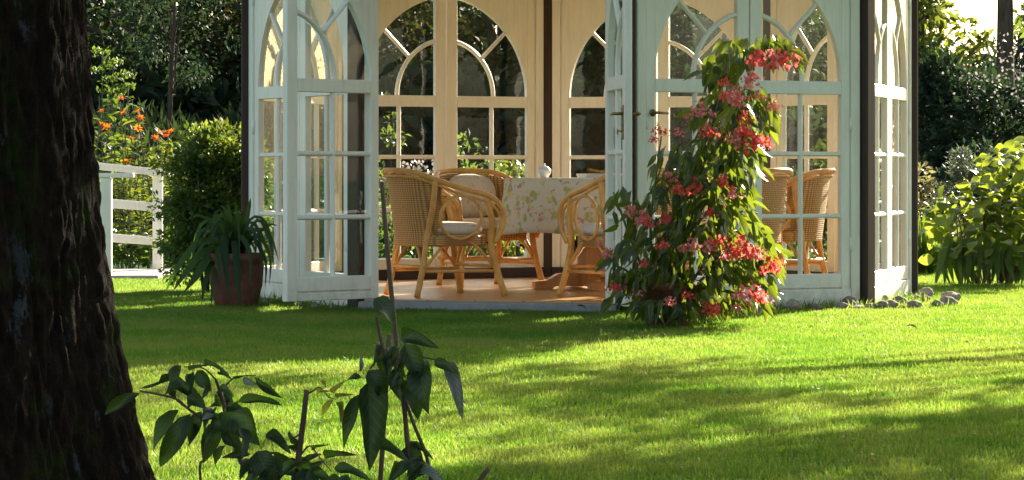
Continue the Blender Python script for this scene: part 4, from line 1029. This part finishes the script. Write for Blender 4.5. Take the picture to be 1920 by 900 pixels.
# ------------------------------------------------------------------ right hand border
rng = np.random.default_rng(41)
HY = 21.9; hx = P(1870, 0, HY).x; HO = (hx, HY, 0)
hy = empty('broad_leaved_shrub', HO, 0, 'sunlit shrub with large yellow green leaves at the right edge of the lawn', 'shrub')
lm = [unit_leaf('broad_leaf', leaf_tmpl(5, 1.0, pk, 0.16, dr, 0.1), L['hydrangea']) for pk, dr in ((0.42, 0.9), (0.45, 1.3), (0.4, 0.5))]
cand = []
for (x, y, rx, ry, n) in [(1885, 378, 74, 66, 190), (1800, 420, 60, 60, 100), (1900, 440, 60, 60, 110), (1885, 308, 40, 30, 50), (1912, 285, 22, 20, 16), (1770, 395, 26, 30, 18), (1790, 480, 40, 22, 24), (1960, 380, 60, 90, 90), (1850, 480, 70, 30, 50)]:
    for _ in range(n):
        a = rng.random() * 6.283; q = math.sqrt(rng.random()); cand.append((x + rx * q * math.cos(a), y + ry * q * math.sin(a), HY + rng.normal() * 0.28))
cand.sort(key=lambda t: t[2] + (10 if t[0] > 1930 else 0))
for i, c in enumerate(cand[:290]):
    p = P(*c); d = Vector(((c[0] - 1860) / 120 + rng.normal() * 0.6, -0.5 + rng.normal() * 0.6, rng.normal() * 0.3 - 0.25)).normalized() * rng.uniform(0.085, 0.15)
    leaf_obj(lm[i % 3], p - d * 0.3, p + d * 0.7, d.length * rng.uniform(0.62, 0.8), (rng.normal() * 0.4 - .2, rng.normal() * 0.4 - .3, 1), hy, HO)
pf = np.array([P(*c) for c in cand[290:]]); scatter_mesh('inner_leaves', T_HYD, pf, rng.normal(size=pf.shape) + np.array([0, 0, -.2]), np.array([0, 0, 1.0]) + rng.normal(size=pf.shape) * 0.5, 0.10 + 0.05 * rng.random(len(pf)), rng, L['hydrangea'], hy, 'stuff', HO)
for i in range(16):
    xb = rng.uniform(1790, 1940); xt = xb + (xb - 1860) * 0.35 + rng.normal() * 10
    stem(hy, HO, [P(xb * .6 + 1860 * .4, 0, HY) * 1 + Vector((0, rng.normal() * .12, -P(0, 0, HY).z)), P((xb + xt) / 2, 460, HY + rng.normal() * .15), P(xt, 360 + rng.random() * 60, HY + rng.normal() * .2)], 0.009, 0.005, M['stem_brown'])
lst = []
for i in range(46):
    x = rng.uniform(1770, 1935); lst.append(([(x + rng.normal() * 6, 440 + rng.random() * 20), (x + rng.normal() * 5 - 4, 490), (x + rng.normal() * 10 - 6, 530 + rng.random() * 6)], rng.uniform(8, 14), rng.uniform(-.3, .1)))
dw = empty('drooping_strap_leaves', HO, 0, 'yellowing strap leaves hanging to the grass under the broad leaved shrub', 'plant')
straps_px(dw, HO, HY - 0.35, lst, L['mid'])
for i in range(14):
    x = rng.uniform(1850, 1935); lst2 = [([(x, 470), (x + rng.normal() * 4, 500), (x + rng.normal() * 5, 532)], rng.uniform(9, 14), rng.uniform(-.2, .1))]
    straps_px(dw, HO, HY - 0.4, lst2, L['litter'])
IY = 24.2; IO = (P(1735, 0, IY).x, IY, 0)
ir = empty('iris_clump', IO, 0, 'clump of upright sword leaves beside the last brown post', 'plant')
lst = []
for i in range(70):
    x = rng.uniform(1700, 1790); t = x + rng.normal() * 16; lst.append(([(x, 515), ((x + t) / 2, 460 + rng.random() * 20), (t, 395 + rng.random() * 60)], rng.uniform(5, 8), rng.uniform(-.3, .3)))
straps_px(ir, IO, IY, lst, L['mid'])
bush('grey_conifer_bush', 'rounded grey green conifer bush behind the broad leaved shrub', 1810, 25.6, [((0, 0, 0.52), (0.26, 0.26, 0.5), 50, 90, 0.09)], 0.05, L['grey'], T_DIAN, 6)
bush('beige_bush', 'small beige and russet leaved bush right of the last brown post', 1725, 25.4, [((0, 0, 0.5), (0.15, 0.2, 0.48), 22, 36, 0.09)], 0.06, L['beige'], T_SM, 7)
bush('dark_laurel', 'very dark tall laurel right beside the last brown post', 1770, 30.5, [((0, 0, 1.0), (0.75, 0.8, 1.0), 80, 150, 0.26)], 0.08, L['dark'], T_SM, 8)
bush('flowering_hedge', 'dark hedge with pale pink and white specks at the right edge', 1890, 29.5, [((0.1, 0, 0.9), (0.75, 0.7, 0.85), 80, 90, 0.24)], 0.09, L['dark'], T_SM, 9,
     extra=whites([(1850, 115, 30, .16), (1890, 145, 40, .2), (1915, 165, 34, .15), (1870, 165, 34, .2), (1840, 140, 20, .15), (1900, 115, 24, .14)], 28.9, 0.036, L['white']))
bush('flowering_hedge', 'lower dark hedge below the pale specks, in front of the hedge', 1860, 27.6, [((0.05, 0, 0.45), (1.0, 0.5, 0.62), 70, 90, 0.2)], 0.09, L['dark'], T_SM, 10)
TY = 33.0
tree('tall_tree', 'brown tree trunk standing against the sky at the top right corner', (P(1885, 0, TY).x, TY, 0), 6.5, 0.13, 10, [((0.9, 0, 5.6), (1.1, 1.0, 0.9), 26, 50, 0.35), ((0.45, .2, 2.7), (.25, .4, .35), 7, 26, .16)], 0.13, L['mid'], seed=12)
tree('bright_tree', 'sunlit yellow green tree just right of the pavilion against the sky', (P(1725, 0, 34).x, 34, 0), 3.8, 0.10, 12, [((-.1, 0, 3.0), (0.42, 0.8, 1.0), 34, 50, 0.2), ((0.3, 0, 2.35), (0.45, 0.4, 0.2), 9, 40, 0.14)], 0.11, L['yellow'], seed=13, tm=T_SM)
tree('blue_conifer', 'bluish conifer far behind the brown trunk', (P(1925, 0, 60).x, 60, 0), 5.0, 0.15, 10, [((0, 0, 1.6), (1.0, 1.0, 1.6), 60, 80, 0.35), ((0, 0, 3.0), (0.55, .6, 1.1), 40, 60, 0.3)], 0.16, L['blue'], T_DIAN and None, seed=14, tm=T_DIAN)
tree('blue_conifer', 'lower bluish conifer left of the brown trunk on the skyline', (P(1855, 0, 62).x, 62, 0), 3.4, 0.12, 8, [((0, 0, 1.6), (0.8, 1.0, 1.5), 60, 80, 0.3)], 0.16, L['blue'], None, seed=15, tm=T_DIAN)

# ------------------------------------------------------------------ big tree in the foreground
def big_trunk():
    cx, cy = -1.193, 6.0
    na, nz = 340, 420; zs = np.linspace(-0.05, 3.6, nz); V = np.zeros((nz, na, 3)); N_ = noise.noise
    for j, z in enumerate(zs):
        rb_ = 0.300 - 0.018 * min(z, 2) + 0.145 * math.exp(-max(z, 0) * 1.35)
        for i in range(na):
            a = 2 * PI * i / na; ca, sa = math.cos(a), math.sin(a)
            if sa > 0.55: V[j, i] = (rb_ * ca, rb_ * sa, z); continue
            fl_ = 0.10 * math.exp(-max(z, 0) * 3) * (0.5 + 0.5 * math.sin(5 * a + 1.2))
            wz = z + 0.06 * N_(Vector((ca * 5, sa * 5, z * 3)))
            cr = min(1, abs(N_(Vector((ca * 9 + wz, sa * 9, wz * 3.2)))) * 5); cr2 = min(1, abs(N_(Vector((ca * 18, sa * 18 + wz, wz * 9)))) * 4)
            r = rb_ + fl_ + 0.03 * N_(Vector((ca * 3.2, sa * 3.2, z * 0.9))) - 0.009 * (1 - cr) - 0.005 * (1 - cr2) + 0.006 * N_(Vector((ca * 36, sa * 36, z * 26))) + 0.003 * N_(Vector((ca * 80, sa * 80, z * 70)))
            V[j, i] = (r * ca, r * sa, z)
    idx = np.arange(nz * na).reshape(nz, na)
    Fq = np.stack([idx[:-1], np.roll(idx[:-1], -1, 1), np.roll(idx[1:], -1, 1), idx[1:]], -1).reshape(-1, 4)
    e = empty('old_tree', (cx, cy, 0), 0, 'massive dark mossy tree trunk filling the left edge', 'tree')
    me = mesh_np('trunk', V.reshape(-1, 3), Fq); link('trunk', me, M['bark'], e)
    r = np.random.default_rng(50)
    ob, cen = foliage('crown', r, [((cx + .5, cy + .8, 5.2), (3.6, 3.2, 1.7), 170, 70, 0.55), ((cx + .4, cy - 4.6, 5.0), (4.2, 3.6, 1.6), 190, 75, 0.6)], 0.15, L['dark'], e, T_DIA, 0.3, None, (cx, cy, 0))  # unseen crown, second blob added toward the camera to darken trunk and plants
    b = MB()
    for i in range(14):
        t = Vector(cen[r.integers(0, len(cen))]) - Vector((cx, cy, 0)); s = Vector((0, 0, 3.6 + 0.5 * r.random())); pl = smooth_path([s, s.lerp(t, .5) + Vector((0, 0, .4)), t], 4)
        b.tube(pl, [0.11 * (1 - .85 * k / (len(pl) - 1)) for k in range(len(pl))], 7)
    b.build('limb', M['bark'], e)
big_trunk()

# trees right of the frame that shade the lawn
tree('lawn_tree', 'leafy tree beside the lawn casting dappled shade over the foreground lawn', (5.6, 17.2, 0), 4.2, 0.14, 14, [((-0.8, 0.0, 4.0), (1.5, 1.5, 0.8), 19, 70, 0.40), ((-0.1, -1.3, 4.0), (1.2, 0.9, 0.6), 32, 90, 0.42)], 0.14, L['mid'], seed=21)
tree('lawn_tree', 'slender leafy tree beside the lawn, farther back than its neighbour', (7.2, 20.4, 0), 4.4, 0.12, 14, [((-3.0, -0.6, 4.0), (1.5, 1.0, 0.6), 15, 70, 0.36)], 0.14, L['mid'], seed=22)
tree('lawn_tree', 'broad leafy tree right of the lawn casting deep shade over the trunk and foreground plants', (5.2, 12.6, 0), 4.6, 0.18, 16, [((-1.6, 0.9, 5.0), (2.8, 2.6, 1.3), 130, 75, 0.5)], 0.15, L['mid'], seed=23)

# ------------------------------------------------------------------ foreground plants
FYp = 5.5
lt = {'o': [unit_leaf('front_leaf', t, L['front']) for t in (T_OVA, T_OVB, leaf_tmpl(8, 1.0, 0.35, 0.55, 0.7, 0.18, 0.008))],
      'y': [unit_leaf('yellow_leaf', T_OVA, L['front_yellow'])], 'p': [unit_leaf('pale_leaf', T_OVB, L['pale'])]}
rf_ = np.random.default_rng(77)
def fplant(name, lab, bx_, stems, leaves, Y=FYp, cat='plant', extra=()):
    O = (P(bx_, 900, Y).x, Y, 0)
    e = empty(name, O, 0, lab, cat)
    for pts, r0, r1 in stems:
        q = [P(x, y, Y) for x, y in pts]
        if pts[0][1] >= 878: q = [Vector((O[0] + (q[0].x - O[0]) * 0.6, Y, 0.0))] + q
        stem(e, O, q, r0, r1, M['stem_brown'])
    for i, lf in enumerate(leaves):
        bxp, byp, txp, typ, wpx = lf[:5]; kind = lf[5] if len(lf) > 5 else 'o'
        y0 = Y + rf_.uniform(-.05, .03); y1 = y0 + rf_.uniform(-.05, .02)
        up = (rf_.normal() * 0.45, -1.0, 0.35 + rf_.normal() * 0.25)
        leaf_obj(lt[kind][i % len(lt[kind])], P(bxp, byp, y0), P(txp + (txp - bxp) * .06, typ + (typ - byp) * .06, y1), wpx * 0.90 * Y / F, up, e, O)
    for cx_, cy_, rx_, ry_, n_ in extra:                          # smaller leaves between the large ones
        for _ in range(n_):
            x_, y_ = cx_ + rf_.uniform(-rx_, rx_), cy_ + rf_.uniform(-ry_, ry_); y0 = Y + rf_.uniform(-.09, .07)
            a_ = rf_.uniform(0.1, 3.04); l_ = rf_.uniform(26, 62)
            leaf_obj(lt['o'][_ % 3], P(x_, y_, y0), P(x_ + l_ * math.cos(a_), y_ + l_ * (0.25 + math.sin(a_)) * .8, y0 + rf_.uniform(-.04, .02)), l_ * rf_.uniform(.28, .45) * Y / F, (rf_.normal() * .5, -1, .4 + rf_.normal() * .4), e, O)
    return e
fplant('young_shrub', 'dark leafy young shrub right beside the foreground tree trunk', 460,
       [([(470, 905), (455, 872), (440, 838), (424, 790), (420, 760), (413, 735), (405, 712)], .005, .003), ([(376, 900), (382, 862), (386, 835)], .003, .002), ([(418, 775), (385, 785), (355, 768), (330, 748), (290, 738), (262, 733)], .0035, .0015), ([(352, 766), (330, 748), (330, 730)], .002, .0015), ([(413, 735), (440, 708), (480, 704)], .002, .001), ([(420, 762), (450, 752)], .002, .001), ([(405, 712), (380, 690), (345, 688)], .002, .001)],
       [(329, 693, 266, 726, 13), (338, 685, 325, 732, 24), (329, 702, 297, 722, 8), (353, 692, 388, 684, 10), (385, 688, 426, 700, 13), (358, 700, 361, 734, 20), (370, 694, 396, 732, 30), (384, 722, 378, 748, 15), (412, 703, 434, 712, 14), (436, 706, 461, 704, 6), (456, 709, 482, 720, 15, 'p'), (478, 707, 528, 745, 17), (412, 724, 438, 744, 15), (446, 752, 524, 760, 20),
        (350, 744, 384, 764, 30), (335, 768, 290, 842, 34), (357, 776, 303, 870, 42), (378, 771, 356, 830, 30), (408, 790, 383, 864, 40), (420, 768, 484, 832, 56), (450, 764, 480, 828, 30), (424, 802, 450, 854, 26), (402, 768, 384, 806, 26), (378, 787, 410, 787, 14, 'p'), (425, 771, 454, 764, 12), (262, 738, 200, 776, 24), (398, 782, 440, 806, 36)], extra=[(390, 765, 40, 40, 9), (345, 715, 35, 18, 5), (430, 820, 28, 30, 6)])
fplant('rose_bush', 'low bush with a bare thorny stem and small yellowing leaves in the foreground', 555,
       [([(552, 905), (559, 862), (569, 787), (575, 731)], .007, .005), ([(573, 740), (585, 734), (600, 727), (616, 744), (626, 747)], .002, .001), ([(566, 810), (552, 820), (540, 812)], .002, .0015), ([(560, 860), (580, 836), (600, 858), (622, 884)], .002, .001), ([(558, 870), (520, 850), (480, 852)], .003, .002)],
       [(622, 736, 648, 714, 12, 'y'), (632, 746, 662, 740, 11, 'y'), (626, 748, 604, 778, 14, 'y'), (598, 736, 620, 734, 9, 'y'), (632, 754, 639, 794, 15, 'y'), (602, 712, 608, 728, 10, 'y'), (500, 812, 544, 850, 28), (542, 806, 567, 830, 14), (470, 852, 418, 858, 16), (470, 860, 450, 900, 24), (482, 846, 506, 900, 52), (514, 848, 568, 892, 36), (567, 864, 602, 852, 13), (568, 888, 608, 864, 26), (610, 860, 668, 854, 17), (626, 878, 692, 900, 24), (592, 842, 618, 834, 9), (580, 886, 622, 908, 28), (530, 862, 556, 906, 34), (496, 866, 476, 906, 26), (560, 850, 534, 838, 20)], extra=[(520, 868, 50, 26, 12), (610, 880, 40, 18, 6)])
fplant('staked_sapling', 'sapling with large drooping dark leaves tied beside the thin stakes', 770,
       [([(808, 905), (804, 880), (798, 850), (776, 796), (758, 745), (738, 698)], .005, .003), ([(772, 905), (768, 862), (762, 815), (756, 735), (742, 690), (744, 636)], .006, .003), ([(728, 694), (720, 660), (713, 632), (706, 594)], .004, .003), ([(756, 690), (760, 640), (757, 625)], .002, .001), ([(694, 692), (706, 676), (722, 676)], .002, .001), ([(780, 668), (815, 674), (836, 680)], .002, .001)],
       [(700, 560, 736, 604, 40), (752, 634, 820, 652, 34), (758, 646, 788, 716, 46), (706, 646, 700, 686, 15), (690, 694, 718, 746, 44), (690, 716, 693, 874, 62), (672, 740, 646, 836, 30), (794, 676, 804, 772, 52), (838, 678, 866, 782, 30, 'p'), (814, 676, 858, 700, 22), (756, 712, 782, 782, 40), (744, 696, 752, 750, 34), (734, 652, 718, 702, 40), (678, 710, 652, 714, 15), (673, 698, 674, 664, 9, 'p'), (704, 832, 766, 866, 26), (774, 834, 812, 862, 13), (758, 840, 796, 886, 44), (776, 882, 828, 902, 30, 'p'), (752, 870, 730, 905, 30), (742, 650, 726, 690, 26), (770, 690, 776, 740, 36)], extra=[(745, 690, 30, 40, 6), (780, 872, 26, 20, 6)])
for (pts, r, lab) in (([(716, 340), (723, 430), (735, 560), (743, 640), (750, 700)], 0.0045, 'thin leaning stake rising in front of the open doorway'), ([(730, 628), (722, 760), (713, 905)], 0.0048, 'short thick stake among the dark sapling leaves')):
    q = [P(x, y, 5.6) for x, y in pts]
    d = (q[-1] - q[-2]); q.append(q[-1] + d * (q[-1].z / max(1e-6, -d.z)) * 1.01)
    b = MB(); b.tube(q, [r] * len(q), 8); tag(b.build('garden_stake', M['stake']), lab, 'stake', 'stakes beside the sapling')
b = MB(); b.tube([Vector((P(890, 905, 5.5).x, 5.5, 0)), P(900, 900, 5.5), P(908, 888, 5.5), P(918, 878, 5.5)], [.006, .005, .005, .004], 7); tag(b.build('bare_twig', M['stem_brown']), 'cut twig tip at the bottom edge of the lawn', 'twig')
me = unit_leaf('fallen_leaf', leaf_tmpl(4, 0.5, 0.45, 0.4, 1.0), L['litter'])
for x, y, lab in ((1722, 630, 'curled brown fallen leaf on the sunny lawn at the right'), (1100, 590, 'small pale fallen leaf in the shade before the doorway')):
    o = link('fallen_leaf', me); o.location = P(x, y, gy(y)); o.location.z = 0.035; o.scale = (0.06, 0.07, 0.07); o.rotation_euler = (0.2, 0.3, 1.2); tag(o, lab, 'leaf')

rng = np.random.default_rng(90)
n = 170; yy = 8 + 14 * rng.random(n) ** 1.3; p = np.stack([(rng.random(n) - 0.45) * 0.36 * yy, yy, np.full(n, 0.030)], 1)
tag(scatter_mesh('lawn_litter', T_SM, p, rng.normal(size=(n, 3)) * np.array([1, 1, .2]), np.array([0, 0, 1.0]) + rng.normal(size=(n, 3)) * .3, 0.014 + 0.022 * rng.random(n), rng, L['beige']), 'small dry leaves and fallen petals strewn over the lawn', 'leaf litter', kind='stuff')
pts = []
for k, m_ in ((0, 420), (1, 200), (-2, 200)):
    c0, c1 = corner(k), corner(k + 1); nr = Vector(((c1 - c0).y, -(c1 - c0).x, 0)).normalized()
    for i in range(m_):
        q = c0.lerp(c1, rng.random()) + nr * (0.05 + 0.16 * rng.random() ** 1.5); pts.append((q.x, q.y, 0))
for st in [o for o in COL.objects if o.name.startswith('stone')]:
    for i in range(16):
        a = rng.random() * 6.283; pts.append((st.location.x + math.cos(a) * st.scale.x * .5, st.location.y + math.sin(a) * st.scale.y * .5 - 0.02, 0))
for i in range(60): pts.append((P(1742, 570, 18.6).x + rng.normal() * .035, 18.35 + rng.normal() * .03, 0))
p = np.array(pts); n = len(p)
tag(scatter_mesh('edge_grass', leaf_tmpl(3, 0.09, 0.35, 0.2, 0.9), p, rng.normal(size=(n, 3)) * np.array([.45, .45, .1]) + np.array([0, 0, 1.0]), rng.normal(size=(n, 3)) * np.array([1, 1, .1]), 0.035 + 0.05 * rng.random(n) ** 2, rng, M['grass']), 'longer untrimmed grass along the foot of the pavilion and stones', 'grass', kind='stuff')

# hedge going on to the right of the border, outside the photograph's edge
rng = np.random.default_rng(95)
o, _ = foliage('far_hedge', rng, [((9.5, 33, 0.8), (3.6, 0.8, 0.9), 110, 70, 0.35), ((16, 34, 0.9), (4.5, 0.9, 1.0), 110, 70, 0.4)], 0.16, L['wood'], None, T_DIA, 0.2, 'stuff', zmin=0.0)
tag(o, 'low dark hedge closing the lawn on the right', 'hedge')
